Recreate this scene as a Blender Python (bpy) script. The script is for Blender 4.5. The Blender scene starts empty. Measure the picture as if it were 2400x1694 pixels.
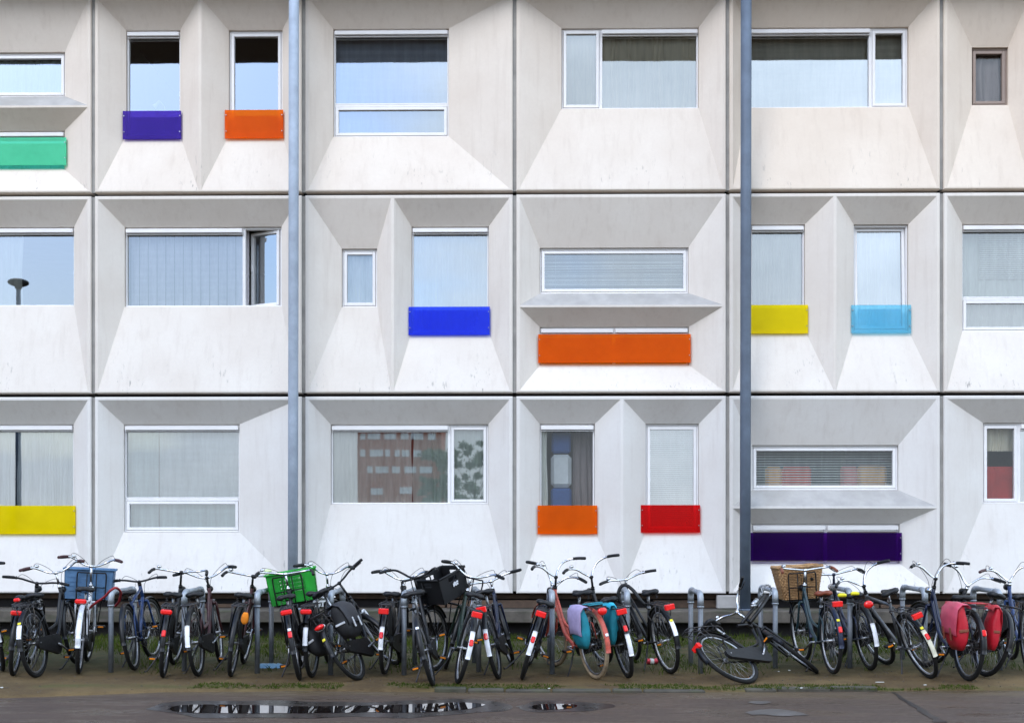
import bpy, math, random
from mathutils import Vector, Matrix, noise
R = math.radians
random.seed(11)
scene = bpy.context.scene
COL = scene.collection

# ------------------------------------------------------------------ camera
F, HY, CX, H, D, TH = 2676.0, 1236.0, 1200.0, 1.5, 16.0, R(0.8)
FWD = Vector((-math.sin(TH), math.cos(TH), 0))
RGT = Vector((math.cos(TH), math.sin(TH), 0))
CAM = Vector((0, -D, H))

def ray(px, py):
    return FWD * F + RGT * (px - CX) + Vector((0, 0, HY - py))

def at(px, py, Y):
    d = ray(px, py)
    return CAM + d * ((Y - CAM.y) / d.y)

def ground(px, py, z=0.0):
    d = ray(px, py)
    return CAM + d * ((z - H) / d.z)

def proj(p):
    v = p - CAM
    w = v.dot(FWD)
    return CX + F * v.dot(RGT) / w, HY - F * v.z / w

cam = bpy.data.cameras.new('camera')
camo = bpy.data.objects.new('camera', cam)
COL.objects.link(camo)
camo.location = CAM
camo.rotation_euler = (R(90), 0, TH)
cam.sensor_width = 36
cam.lens = 36 * F / 2400
cam.shift_y = (HY - 847) / 2400
cam.clip_end = 1500
cam.clip_start = 0.05
scene.camera = camo
scene.render.resolution_x, scene.render.resolution_y = 1024, 722

# ------------------------------------------------------------------ materials
def _nodes(name):
    m = bpy.data.materials.new(name)
    m.use_nodes = True
    nt = m.node_tree
    nt.nodes.clear()
    out = nt.nodes.new('ShaderNodeOutputMaterial')
    return m, nt, out

def N(nt, typ, **kw):
    n = nt.nodes.new(typ)
    for k, v in kw.items():
        if k in n.inputs.keys():
            n.inputs[k].default_value = v
        else:
            setattr(n, k, v)
    return n

def ramp(nt, src, p0, c0, p1, c1):
    r = nt.nodes.new('ShaderNodeValToRGB')
    e = r.color_ramp.elements
    e[0].position, e[1].position = p0, p1
    e[0].color = (c0, c0, c0, 1) if not hasattr(c0, '__len__') else (*c0, 1)
    e[1].color = (c1, c1, c1, 1) if not hasattr(c1, '__len__') else (*c1, 1)
    nt.links.new(src, r.inputs[0])
    return r.outputs[0]

def mixc(nt, fac, a, b, mode='MIX'):
    m = nt.nodes.new('ShaderNodeMix')
    m.data_type = 'RGBA'
    m.blend_type = mode
    for sock, val in ((m.inputs[0], fac), (m.inputs[6], a), (m.inputs[7], b)):
        if isinstance(val, bpy.types.NodeSocket):
            nt.links.new(val, sock)
        elif hasattr(val, '__len__'):
            sock.default_value = (*val[:3], 1)
        else:
            sock.default_value = val if sock.type == 'VALUE' else (val, val, val, 1)
    return m.outputs[2]

def math_(nt, op, a, b=0.0, c=0.0, clamp=False):
    m = nt.nodes.new('ShaderNodeMath')
    m.operation = op
    m.use_clamp = clamp
    for i, v in enumerate((a, b, c)):
        if isinstance(v, bpy.types.NodeSocket):
            nt.links.new(v, m.inputs[i])
        else:
            m.inputs[i].default_value = v
    return m.outputs[0]

def noise_(nt, vec, scale, detail=4, rough=.55, dist=0.0):
    n = N(nt, 'ShaderNodeTexNoise', Scale=scale, Detail=detail, Roughness=rough, Distortion=dist)
    if vec is not None:
        nt.links.new(vec, n.inputs['Vector'])
    return n.outputs['Fac']

def pos(nt, sx=1, sy=1, sz=1):
    g = nt.nodes.new('ShaderNodeNewGeometry')
    mp = nt.nodes.new('ShaderNodeMapping')
    mp.inputs['Scale'].default_value = (sx, sy, sz)
    nt.links.new(g.outputs['Position'], mp.inputs['Vector'])
    return mp.outputs[0]

def objpos(nt, sx=1, sy=1, sz=1):
    g = nt.nodes.new('ShaderNodeTexCoord')
    mp = nt.nodes.new('ShaderNodeMapping')
    mp.inputs['Scale'].default_value = (sx, sy, sz)
    nt.links.new(g.outputs['Object'], mp.inputs['Vector'])
    return mp.outputs[0]

def bump(nt, h, strength, dist=.01):
    b = N(nt, 'ShaderNodeBump', Strength=strength, Distance=dist)
    nt.links.new(h, b.inputs['Height'])
    return b.outputs[0]

def simple(name, col, rough=.5, metal=0.0, var=.25, scale=30, spec=.35, bumpk=0.0, dirt=None, coat=0.0):
    """plain surface with a little uneven colour and gloss"""
    m, nt, out = _nodes(name)
    b = nt.nodes.new('ShaderNodeBsdfPrincipled')
    v = objpos(nt)
    n = noise_(nt, v, scale, 5, .6)
    f = ramp(nt, n, .3, 1 - var, .7, 1 + var * .4)
    c = mixc(nt, 1.0, col, f, 'MULTIPLY')
    if dirt:
        n2 = noise_(nt, v, scale * .35, 6, .7)
        c = mixc(nt, ramp(nt, n2, .48, 0, .68, .75), c, dirt)
    nt.links.new(c, b.inputs['Base Color'])
    rr = math_(nt, 'MULTIPLY_ADD', n, .35, rough - .17, clamp=True)
    nt.links.new(rr, b.inputs['Roughness'])
    b.inputs['Metallic'].default_value = metal
    b.inputs['Specular IOR Level'].default_value = spec
    if coat:
        b.inputs['Coat Weight'].default_value = coat
    if bumpk:
        nt.links.new(bump(nt, n, bumpk), b.inputs['Normal'])
    nt.links.new(b.outputs[0], out.inputs[0])
    return m

MUD = (.11, .085, .06)
M = {}
M['black'] = simple('black_paint', (.006, .006, .007), .38, 0, .4, 20, dirt=(.011, .010, .0095))
M['blackmatt'] = simple('black_plastic', (.007, .007, .0075), .55, 0, .4, 25)
M['rubber'] = simple('tyre_rubber', (.006, .006, .006), .85, 0, .5, 25, dirt=(.018, .015, .012), bumpk=.2)
M['tan_rubber'] = simple('tan_rubber', (.31, .235, .15), .7, 0, .4, 20, dirt=(.1, .08, .06))
M['leather'] = simple('saddle_vinyl', (.009, .009, .010), .48, 0, .4, 18, bumpk=.15)
M['brown_leather'] = simple('brown_leather', (.19, .045, .02), .4, 0, .35, 18, bumpk=.15)
M['brown_grip'] = simple('brown_grip', (.20, .06, .03), .5, 0, .3, 30)
M['maroon_grip'] = simple('maroon_grip', (.06, .022, .024), .5, 0, .3, 30)
M['chrome'] = simple('chromed_steel', (.72, .73, .75), .22, 1, .25, 35, dirt=(.45, .42, .38))
M['alloy'] = simple('dull_alloy', (.40, .41, .43), .38, 1, .3, 25, dirt=(.22, .2, .18))
M['rim_white'] = simple('pale_rim', (.62, .63, .65), .35, .6, .3, 12, dirt=(.2, .18, .16))
M['darksteel'] = simple('dark_steel', (.06, .06, .066), .5, .8, .4, 25, dirt=MUD)
M['spoke'] = simple('spoke_wire', (.38, .38, .38), .4, 1, .3, 30, dirt=(.15, .12, .1))
M['navy'] = simple('navy_paint', (.008, .014, .042), .32, 0, .4, 20, dirt=(.015, .017, .022))
M['blue_frame'] = simple('blue_paint', (.02, .05, .15), .32, 0, .4, 20, dirt=(.03, .035, .05))
M['teal_frame'] = simple('dark_teal_paint', (.018, .045, .055), .35, 0, .4, 20, dirt=(.03, .035, .035))
M['green_frame'] = simple('dark_green_paint', (.012, .03, .022), .35, 0, .4, 20, dirt=(.03, .032, .028))
M['maroon'] = simple('maroon_paint', (.06, .014, .016), .35, 0, .4, 20, dirt=(.03, .025, .022))
M['white_frame'] = simple('white_paint', (.68, .70, .74), .3, 0, .15, 20, dirt=(.35, .33, .3))
M['red_frame'] = simple('coral_paint', (.50, .085, .055), .4, 0, .35, 18, dirt=(.25, .06, .04))
M['grey_frame'] = simple('grey_paint', (.13, .135, .14), .35, .3, .4, 20, dirt=(.06, .055, .05))
M['redlens'] = simple('red_lens', (.82, .012, .01), .18, 0, .15, 20, coat=.5)
M['amber'] = simple('amber_lens', (.85, .25, .01), .25, 0, .15, 20)
M['orange_cloth'] = simple('orange_cloth', (.75, .22, .01), .7, 0, .3, 20)
M['yellow'] = simple('yellow_plastic', (.75, .66, .02), .4, 0, .2, 20)
M['lime'] = simple('pale_lime_plastic', (.62, .72, .38), .4, 0, .2, 20)
M['patch'] = simple('white_reflective_patch', (.80, .81, .84), .35, 0, .12, 15)
M['patchcream'] = simple('cream_reflective_patch', (.74, .72, .56), .4, 0, .2, 15)
M['lockred'] = simple('red_cable_sleeve', (.30, .02, .025), .45, 0, .3, 20)
M['green_crate'] = simple('green_crate_plastic', (.015, .33, .03), .4, 0, .2, 10, dirt=(.02, .22, .03))
M['blue_crate'] = simple('blue_crate_plastic', (.09, .19, .34), .5, 0, .25, 10, dirt=(.11, .18, .26))
M['black_crate'] = simple('black_crate_plastic', (.006, .006, .007), .55, 0, .3, 10)
M['wicker'] = simple('wicker_cane', (.43, .25, .11), .65, 0, .55, 45, dirt=(.28, .15, .07))
M['teal_bag'] = simple('teal_canvas', (.012, .22, .29), .75, 0, .3, 14, dirt=(.02, .16, .21), bumpk=.3)
M['teal_flap'] = simple('bright_teal_canvas', (.03, .42, .58), .7, 0, .2, 14)
M['lilac_flap'] = simple('lilac_canvas', (.36, .30, .47), .75, 0, .2, 14)
M['red_bag'] = simple('red_tarpaulin', (.46, .012, .025), .42, 0, .25, 10, dirt=(.45, .012, .025))
M['glare_flap'] = simple('glare_pink_tarpaulin', (.55, .075, .12), .38, 0, .25, 9, dirt=(.55, .06, .1))  # pink glare painted into the colour of the left flap
M['black_bag'] = simple('black_canvas', (.007, .007, .008), .65, 0, .4, 14, bumpk=.3)
M['grey_bag'] = simple('grey_canvas', (.028, .028, .033), .6, 0, .4, 14)
M['silver_tape'] = simple('silver_reflective_tape', (.55, .56, .58), .35, .3, .2, 20)
M['galv'] = simple('galvanised_steel', (.36, .39, .42), .5, .45, .3, 9, dirt=(.27, .29, .30))
M['galvpost'] = simple('galvanised_post', (.19, .205, .225), .55, .4, .35, 9, dirt=(.12, .125, .13))
M['pole_pale'] = simple('pale_galvanised_pole', (.33, .38, .45), .65, 0, .2, 6, dirt=(.28, .325, .385), bumpk=.05)
M['pole_dark'] = simple('dark_grey_pole', (.115, .145, .19), .6, .1, .25, 5, dirt=(.10, .125, .165), bumpk=.05)
M['frame_white'] = simple('white_window_frame', (.80, .79, .79), .35, 0, .06, 4)
M['frame_brown'] = simple('taupe_window_frame', (.30, .235, .20), .45, 0, .1, 4)
M['room'] = simple('room_plaster', (.42, .40, .37), .8, 0, .2, 2)
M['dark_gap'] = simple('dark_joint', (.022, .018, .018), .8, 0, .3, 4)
M['seal_grey'] = simple('grey_joint_sealant', (.33, .32, .30), .7, 0, .3, 3)
M['added_soffit'] = simple('added_dark_brown_soffit', (.05, .035, .03), .7, 0, .2, 3)
M['whiteplastic'] = simple('white_plastic', (.78, .79, .8), .3, 0, .1, 20)
M['paper'] = simple('white_litter', (.70, .70, .66), .6, 0, .2, 20)
M['bluebag'] = simple('pale_blue_plastic_bag', (.20, .36, .50), .35, 0, .2, 12)
M['canred'] = simple('red_can', (.55, .05, .07), .3, .4, .3, 15)
M['wood'] = simple('weathered_timber', (.10, .065, .045), .8, 0, .5, 6)
M['brickred'] = simple('red_brick_render', (.42, .09, .05), .8, 0, .2, 3)
M['bark'] = simple('bark', (.09, .065, .045), .85, 0, .5, 8, bumpk=.5)
M['leaf'] = simple('tree_leaves', (.05, .10, .03), .6, 0, .6, 2)
M['chairblue'] = simple('blue_upholstery', (.035, .10, .30), .7, 0, .2, 6)
M['chairwhite'] = simple('white_upholstery', (.70, .71, .72), .6, 0, .15, 6)
M['boxred'] = simple('red_cushion', (.85, .10, .05), .7, 0, .2, 6)
M['boxorange'] = simple('orange_cushion', (.95, .50, .18), .7, 0, .2, 6)
M['boxpink'] = simple('pink_cushion', (.92, .28, .27), .7, 0, .2, 6)
M['redcloth'] = simple('red_cloth', (.48, .03, .025), .75, 0, .25, 4)

def concrete():
    """pale precast concrete: cast clouding, streaks and small run marks; obj.color tints each casting"""
    m, nt, out = _nodes('precast_concrete')
    b = nt.nodes.new('ShaderNodeBsdfPrincipled')
    oi = nt.nodes.new('ShaderNodeObjectInfo')
    p = pos(nt)
    big = noise_(nt, p, .9, 5, .6)
    fine = noise_(nt, p, 22, 6, .7)
    streak = noise_(nt, pos(nt, 7, 7, .55), 1.6, 5, .62)
    base = mixc(nt, ramp(nt, big, .32, 0, .68, 1), (.672, .620, .562), (.742, .705, .652))
    base = mixc(nt, ramp(nt, streak, .52, 0, .80, .38), base, (.51, .445, .39))
    base = mixc(nt, ramp(nt, fine, .35, .0, .75, .16), base, (.53, .48, .43))
    # run marks: small dark vertical specks gathered by a coarse mask, mostly along the lower edge of each casting
    sp = noise_(nt, pos(nt, 26, 26, 5.0), 1.0, 3, .6)
    msk = noise_(nt, pos(nt, 2.2, 2.2, 1.1), 1.0, 2, .5)
    g = nt.nodes.new('ShaderNodeNewGeometry')
    sx = nt.nodes.new('ShaderNodeSeparateXYZ')
    nt.links.new(g.outputs['Position'], sx.inputs[0])
    zz = math_(nt, 'FRACT', math_(nt, 'DIVIDE', math_(nt, 'SUBTRACT', sx.outputs[2], .565), 2.8))
    low = ramp(nt, zz, .03, 1.0, .26, .0)
    k = math_(nt, 'MULTIPLY', ramp(nt, sp, .61, 0, .70, 1), ramp(nt, msk, .50, 0, .62, 1))
    k = math_(nt, 'MULTIPLY', k, low)
    base = mixc(nt, math_(nt, 'MULTIPLY', k, .75), base, (.20, .185, .17))
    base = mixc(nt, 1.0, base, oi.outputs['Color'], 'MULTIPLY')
    nt.links.new(base, b.inputs['Base Color'])
    b.inputs['Roughness'].default_value = .75
    b.inputs['Specular IOR Level'].default_value = .3
    nt.links.new(bump(nt, fine, .12, .01), b.inputs['Normal'])
    nt.links.new(b.outputs[0], out.inputs[0])
    return m
M['concrete'] = concrete()
M['ledge'] = simple('darker_ledge_concrete', (.40, .385, .37), .8, 0, .2, 4, dirt=(.33, .315, .29))  # darker concrete for the ridges' upper faces and the block by the pole

def plinth_mat():
    m, nt, out = _nodes('weathered_plinth_concrete')
    b = nt.nodes.new('ShaderNodeBsdfPrincipled')
    p = pos(nt)
    n1 = noise_(nt, p, 3, 6, .65)
    n2 = noise_(nt, pos(nt, 1.4, 1.4, 6), 1.5, 4, .6)
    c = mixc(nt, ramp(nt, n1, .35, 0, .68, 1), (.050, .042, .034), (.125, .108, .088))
    c = mixc(nt, ramp(nt, n2, .50, 0, .66, .75), c, (.036, .042, .018))
    nt.links.new(c, b.inputs['Base Color'])
    b.inputs['Roughness'].default_value = .85
    nt.links.new(bump(nt, n1, .5, .02), b.inputs['Normal'])
    nt.links.new(b.outputs[0], out.inputs[0])
    return m
M['plinth'] = plinth_mat()

def glass(name, refl=.46, wav=.035):
    """coated double glazing: part mirror, part see-through, with slightly wavy panes"""
    m, nt, out = _nodes(name)
    tr = N(nt, 'ShaderNodeBsdfTransparent', Color=(.93, .97, .97, 1))
    gl = N(nt, 'ShaderNodeBsdfGlossy', Color=(.93, .97, 1, 1), Roughness=.012)
    n = noise_(nt, pos(nt), 1.7, 1, .4)
    nt.links.new(bump(nt, n, wav, .006), gl.inputs['Normal'])
    lw = N(nt, 'ShaderNodeFresnel', IOR=1.5)
    fac = math_(nt, 'ADD', math_(nt, 'MULTIPLY', lw.outputs[0], .7), refl - .03, clamp=True)
    mx = nt.nodes.new('ShaderNodeMixShader')
    nt.links.new(fac, mx.inputs[0])
    nt.links.new(tr.outputs[0], mx.inputs[1])
    nt.links.new(gl.outputs[0], mx.inputs[2])
    nt.links.new(mx.outputs[0], out.inputs[0])
    return m
M['glass'] = glass('window_glass')
M['glass_clear'] = glass('clearer_window_glass', .25)
M['glass_mid'] = glass('half_coated_window_glass', .36)
M['glass_low'] = glass('uncoated_window_glass', .07)

def acrylic(name, col, dcol=None, clear=.5):
    """dyed see-through acrylic sheet"""
    m, nt, out = _nodes(name)
    dcol = dcol or col
    col = tuple(v ** .5 for v in col)       # light crosses two faces of the sheet
    clear = clear ** .5
    tr = N(nt, 'ShaderNodeBsdfTransparent', Color=(*col, 1))
    df = N(nt, 'ShaderNodeBsdfDiffuse', Color=(*dcol, 1))
    tl = N(nt, 'ShaderNodeBsdfTranslucent', Color=(*dcol, 1))
    gl = N(nt, 'ShaderNodeBsdfGlossy', Roughness=.06)
    n = noise_(nt, objpos(nt), 2.0, 4, .6)
    a = nt.nodes.new('ShaderNodeMixShader')
    a.inputs[0].default_value = .14
    nt.links.new(df.outputs[0], a.inputs[1])
    nt.links.new(tl.outputs[0], a.inputs[2])
    c = nt.nodes.new('ShaderNodeMixShader')
    nt.links.new(math_(nt, 'MULTIPLY_ADD', n, .30, clear - .15), c.inputs[0])
    nt.links.new(a.outputs[0], c.inputs[1])
    nt.links.new(tr.outputs[0], c.inputs[2])
    fr = N(nt, 'ShaderNodeFresnel', IOR=1.45)
    e = nt.nodes.new('ShaderNodeMixShader')
    nt.links.new(math_(nt, 'MULTIPLY', fr.outputs[0], .25), e.inputs[0])
    nt.links.new(c.outputs[0], e.inputs[1])
    nt.links.new(gl.outputs[0], e.inputs[2])
    nt.links.new(e.outputs[0], out.inputs[0])
    return m
M['ac_purple'] = acrylic('purple_acrylic', (.13, .06, .52), (.11, .05, .50), .46)
M['ac_orange'] = acrylic('orange_acrylic', (1, .26, .0), (1, .165, .0), .34)
M['ac_green'] = acrylic('mint_green_acrylic', (.12, .86, .52), (.20, .88, .55), .36)
M['ac_blue'] = acrylic('blue_acrylic', (.06, .13, .98), (.05, .10, .98), .48)
M['ac_yellow'] = acrylic('yellow_acrylic', (1, .86, .0), (1, .81, .0), .28)
M['ac_sky'] = acrylic('pale_blue_acrylic', (.28, .75, .95), (.38, .78, .96), .66)
M['ac_red'] = acrylic('red_acrylic', (.85, .0, .005), (.88, .005, .01), .62)
M['ac_violet'] = acrylic('dark_violet_acrylic', (.09, .006, .24), (.055, .004, .17), .60)

def cloth(name, col, trans=.35, stripe=0):
    m, nt, out = _nodes(name)
    df = N(nt, 'ShaderNodeBsdfDiffuse')
    tl = N(nt, 'ShaderNodeBsdfTranslucent')
    n = noise_(nt, pos(nt, 9, 9, 1.2), 1.5, 4, .6)
    c = mixc(nt, 1.0, col, ramp(nt, n, .3, .78, .7, 1.08), 'MULTIPLY')
    nt.links.new(c, df.inputs[0])
    nt.links.new(c, tl.inputs[0])
    mx = nt.nodes.new('ShaderNodeMixShader')
    mx.inputs[0].default_value = trans
    nt.links.new(df.outputs[0], mx.inputs[1])
    nt.links.new(tl.outputs[0], mx.inputs[2])
    nt.links.new(mx.outputs[0], out.inputs[0])
    return m
M['c_white'] = cloth('white_curtain', (.95, .97, .96), .08)
M['c_teal'] = cloth('pale_teal_curtain', (.74, .86, .84), .1)
M['c_olive'] = cloth('olive_brown_curtain', (.88, .78, .60), .1)
M['c_taupe'] = cloth('taupe_curtain', (.85, .79, .65), .1)
M['c_grey'] = cloth('grey_net_curtain', (.80, .78, .70), .12)
M['c_dark'] = cloth('dark_mauve_curtain', (.36, .29, .28), .12)
M['c_blind'] = cloth('white_blind_slat', (.90, .92, .88), .1)
M['c_green'] = cloth('grey_green_curtain', (.72, .76, .68), .12)
M['c_screen'] = cloth('grey_honeycomb_blind', (.70, .67, .70), .12)
M['c_dull'] = cloth('blackout_blind', (.50, .55, .66), .08)

def earth():
    m, nt, out = _nodes('trodden_earth')
    b = nt.nodes.new('ShaderNodeBsdfPrincipled')
    p = pos(nt)
    g = nt.nodes.new('ShaderNodeSeparateXYZ')
    nt.links.new(p, g.inputs[0])
    n1 = noise_(nt, p, 1.6, 6, .6)
    n2 = noise_(nt, p, 20, 6, .85)
    n3 = noise_(nt, p, 6, 6, .7)
    c = mixc(nt, ramp(nt, n1, .38, 0, .62, 1), (.068, .042, .020), (.150, .100, .044))
    c = mixc(nt, ramp(nt, n2, .35, 0, .72, .6), c, (.18, .125, .06))
    # the ground dries to sand towards the road, and stays dark and mossy towards the building
    back = math_(nt, 'MULTIPLY_ADD', math_(nt, 'ADD', g.outputs[1], 4.55), .75, 0, clamp=True)
    mo = math_(nt, 'MULTIPLY', ramp(nt, n3, .30, 0, .52, 1), back)
    c = mixc(nt, math_(nt, 'MULTIPLY', mo, .85), c, (.036, .052, .012))
    c = mixc(nt, math_(nt, 'MULTIPLY', back, .45), c, (.04, .034, .022))
    strip = math_(nt, 'SUBTRACT', 1.0, math_(nt, 'MULTIPLY', math_(nt, 'ABSOLUTE', math_(nt, 'ADD', g.outputs[1], 5.22)), 6.0), clamp=True)
    k3 = math_(nt, 'MULTIPLY', strip, ramp(nt, n1, .45, 0, .58, .7))
    c = mixc(nt, k3, c, (.055, .075, .02))
    nt.links.new(c, b.inputs['Base Color'])
    b.inputs['Roughness'].default_value = .9
    b.inputs['Specular IOR Level'].default_value = .2
    nt.links.new(bump(nt, math_(nt, 'ADD', n2, n3), .7, .03), b.inputs['Normal'])
    nt.links.new(b.outputs[0], out.inputs[0])
    return m
M['earth'] = earth()

def asphalt():
    m, nt, out = _nodes('wet_asphalt')
    b = nt.nodes.new('ShaderNodeBsdfPrincipled')
    p = pos(nt)
    n1 = noise_(nt, pos(nt, .55, 1.8, 1), 1.2, 6, .6)
    n2 = noise_(nt, p, 26, 6, .85)
    n3 = noise_(nt, pos(nt, .6, 1.5, 1), 2.6, 5, .6)
    c = mixc(nt, ramp(nt, n1, .35, 0, .65, 1), (.038, .022, .014), (.070, .043, .027))
    c = mixc(nt, ramp(nt, n3, .45, 0, .68, .6), c, (.054, .034, .029))
    c = mixc(nt, ramp(nt, n2, .38, 0, .72, .75), c, (.105, .076, .054))
    g = nt.nodes.new('ShaderNodeSeparateXYZ')
    nt.links.new(p, g.inputs[0])
    # sand washed over the edge of the road
    e = math_(nt, 'MULTIPLY_ADD', math_(nt, 'ADD', g.outputs[1], 5.85), 2.2, 0, clamp=True)
    c = mixc(nt, math_(nt, 'MULTIPLY', e, ramp(nt, n1, .38, .15, .60, .9)), c, (.105, .074, .038))
    nt.links.new(c, b.inputs['Base Color'])
    rr = ramp(nt, n3, .36, .24, .56, .74)
    nt.links.new(rr, b.inputs['Roughness'])
    b.inputs['Specular IOR Level'].default_value = .32
    nt.links.new(bump(nt, n2, .6, .012), b.inputs['Normal'])
    nt.links.new(b.outputs[0], out.inputs[0])
    return m
M['asphalt'] = asphalt()

def water():
    m, nt, out = _nodes('puddle_water')
    b = nt.nodes.new('ShaderNodeBsdfPrincipled')
    b.inputs['Base Color'].default_value = (.014, .010, .009, 1)
    b.inputs['Roughness'].default_value = .02
    b.inputs['IOR'].default_value = 1.33
    b.inputs['Specular IOR Level'].default_value = 1.0
    b.inputs['Coat Weight'].default_value = .6
    b.inputs['Coat Roughness'].default_value = .01
    n = noise_(nt, pos(nt, 3, 3, 1), 2, 2, .5)
    nt.links.new(bump(nt, n, .08, .004), b.inputs['Normal'])
    nt.links.new(b.outputs[0], out.inputs[0])
    return m
M['water'] = water()

def grass_mat():
    m, nt, out = _nodes('grass_blades')
    df = N(nt, 'ShaderNodeBsdfDiffuse')
    tl = N(nt, 'ShaderNodeBsdfTranslucent')
    n = noise_(nt, pos(nt), 9, 4, .6)
    c = mixc(nt, ramp(nt, n, .35, 0, .65, 1), (.032, .062, .008), (.085, .10, .022))
    nt.links.new(c, df.inputs[0]); nt.links.new(c, tl.inputs[0])
    mx = nt.nodes.new('ShaderNodeMixShader'); mx.inputs[0].default_value = .3
    nt.links.new(df.outputs[0], mx.inputs[1]); nt.links.new(tl.outputs[0], mx.inputs[2])
    nt.links.new(mx.outputs[0], out.inputs[0])
    return m
M['grass'] = grass_mat()
M['margin'] = simple('wet_asphalt_margin', (.024, .017, .014), .30, 0, .5, 8, spec=.6)
M['film'] = simple('wet_film', (.085, .073, .066), .42, 0, .3, 6, spec=1.0)
M['kerb'] = simple('mossy_kerb_stone', (.075, .066, .052), .85, 0, .5, 5, dirt=(.04, .055, .015), bumpk=.6)

# ------------------------------------------------------------------ mesh building
class MB:
    def __init__(s):
        s.v, s.f, s.m, s.s = [], [], [], []

    def add(s, verts, faces, mat=0, smooth=False):
        o = len(s.v)
        s.v += [Vector(p) for p in verts]
        for f in faces:
            s.f.append([i + o for i in f]); s.m.append(mat); s.s.append(smooth)
        return s

    def quad(s, a, b, c, d, mat=0):
        return s.add([a, b, c, d], [(0, 1, 2, 3)], mat)

    def box(s, x0, x1, y0, y1, z0, z1, mat=0, X=None):
        vs = [Vector((x, y, z)) for z in (z0, z1) for y in (y0, y1) for x in (x0, x1)]
        if X is not None:
            vs = [X @ v for v in vs]
        return s.add(vs, [(0, 2, 3, 1), (4, 5, 7, 6), (0, 1, 5, 4), (2, 6, 7, 3), (0, 4, 6, 2), (1, 3, 7, 5)], mat)

    def bbox(s, x0, x1, y0, y1, z0, z1, r=.01, mat=0, X=None):
        """box with bevelled edges"""
        vs, fs, idx = [], [], {}
        sgn = (-1, 1)
        c = Vector(((x0 + x1) / 2, (y0 + y1) / 2, (z0 + z1) / 2))
        h = Vector((abs(x1 - x0) / 2, abs(y1 - y0) / 2, abs(z1 - z0) / 2))
        r = min(r, min(h) * .9)
        for i in sgn:
            for j in sgn:
                for k in sgn:
                    for ax in range(3):
                        p = Vector((i * h.x, j * h.y, k * h.z))
                        for a in range(3):
                            if a != ax:
                                p[a] -= (i, j, k)[a] * r
                        idx[(i, j, k, ax)] = len(vs)
                        vs.append(c + p)
        for ax in range(3):
            o = [a for a in range(3) if a != ax]
            for sg in sgn:
                loop = []
                for a, b in ((-1, -1), (1, -1), (1, 1), (-1, 1)):
                    t = [0, 0, 0]; t[ax] = sg; t[o[0]] = a; t[o[1]] = b
                    loop.append(idx[(*t, ax)])
                if (sg == 1) == (ax == 1): loop.reverse()
                fs.append(loop)
        for ax in range(3):
            o = [a for a in range(3) if a != ax]
            for a in sgn:
                for b in sgn:
                    q = []
                    for e, g in ((-1, 0), (1, 0), (1, 1), (-1, 1)):
                        t = [0, 0, 0]; t[ax] = e; t[o[0]] = a; t[o[1]] = b
                        q.append(idx[(*t, o[g])])
                    if (a * b == 1) != (ax == 1): q.reverse()
                    fs.append(q)
        for i in sgn:
            for j in sgn:
                for k in sgn:
                    t = [idx[(i, j, k, a)] for a in range(3)]
                    if i * j * k < 0: t.reverse()
                    fs.append(t)
        if X is not None:
            vs = [X @ v for v in vs]
        return s.add(vs, fs, mat)

    def tube(s, pts, r, n=8, closed=False, mat=0, flat=1.0):
        pts = [Vector(p) for p in pts]
        k = len(pts)
        rs = r if hasattr(r, '__len__') else [r] * k
        tans = []
        for i in range(k):
            if closed:
                t = pts[(i + 1) % k] - pts[i - 1]
            else:
                t = pts[min(i + 1, k - 1)] - pts[max(i - 1, 0)]
            tans.append(t.normalized() if t.length > 1e-9 else Vector((0, 0, 1)))
        u = tans[0].cross(Vector((0, 0, 1)))
        if u.length < .05:
            u = tans[0].cross(Vector((0, 1, 0)))
        u.normalize()
        vs, fs = [], []
        for i in range(k):
            u = (u - tans[i] * u.dot(tans[i])).normalized()
            w = tans[i].cross(u)
            for j in range(n):
                a = 2 * math.pi * j / n
                vs.append(pts[i] + (u * math.cos(a) + w * math.sin(a) * flat) * rs[i])
        for i in range(k if closed else k - 1):
            i2 = (i + 1) % k
            for j in range(n):
                j2 = (j + 1) % n
                fs.append((i * n + j, i * n + j2, i2 * n + j2, i2 * n + j))
        s.add(vs, fs, mat, True)
        if not closed:
            o = len(s.v) - len(vs)
            s.f.append([o + j for j in range(n)][::-1]); s.m.append(mat); s.s.append(False)
            s.f.append([o + (k - 1) * n + j for j in range(n)]); s.m.append(mat); s.s.append(False)
        return s

    def ball(s, c, rx, ry, rz, nu=12, nv=8, mat=0):
        c = Vector(c)
        vs, fs = [], []
        for i in range(nv + 1):
            t = math.pi * i / nv
            for j in range(nu):
                p = 2 * math.pi * j / nu
                vs.append(c + Vector((rx * math.sin(t) * math.cos(p), ry * math.sin(t) * math.sin(p), rz * math.cos(t))))
        for i in range(nv):
            for j in range(nu):
                j2 = (j + 1) % nu
                fs.append((i * nu + j, (i + 1) * nu + j, (i + 1) * nu + j2, i * nu + j2))
        return s.add(vs, fs, mat, True)

    def loft(s, rings, mat=0, smooth=True, caps=True):
        n = len(rings[0])
        vs = [p for r in rings for p in r]
        fs = []
        for i in range(len(rings) - 1):
            for j in range(n):
                j2 = (j + 1) % n
                fs.append((i * n + j, i * n + j2, (i + 1) * n + j2, (i + 1) * n + j))
        if caps:
            fs.append(tuple(range(n))[::-1])
            fs.append(tuple((len(rings) - 1) * n + j for j in range(n)))
        return s.add(vs, fs, mat, smooth)

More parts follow.
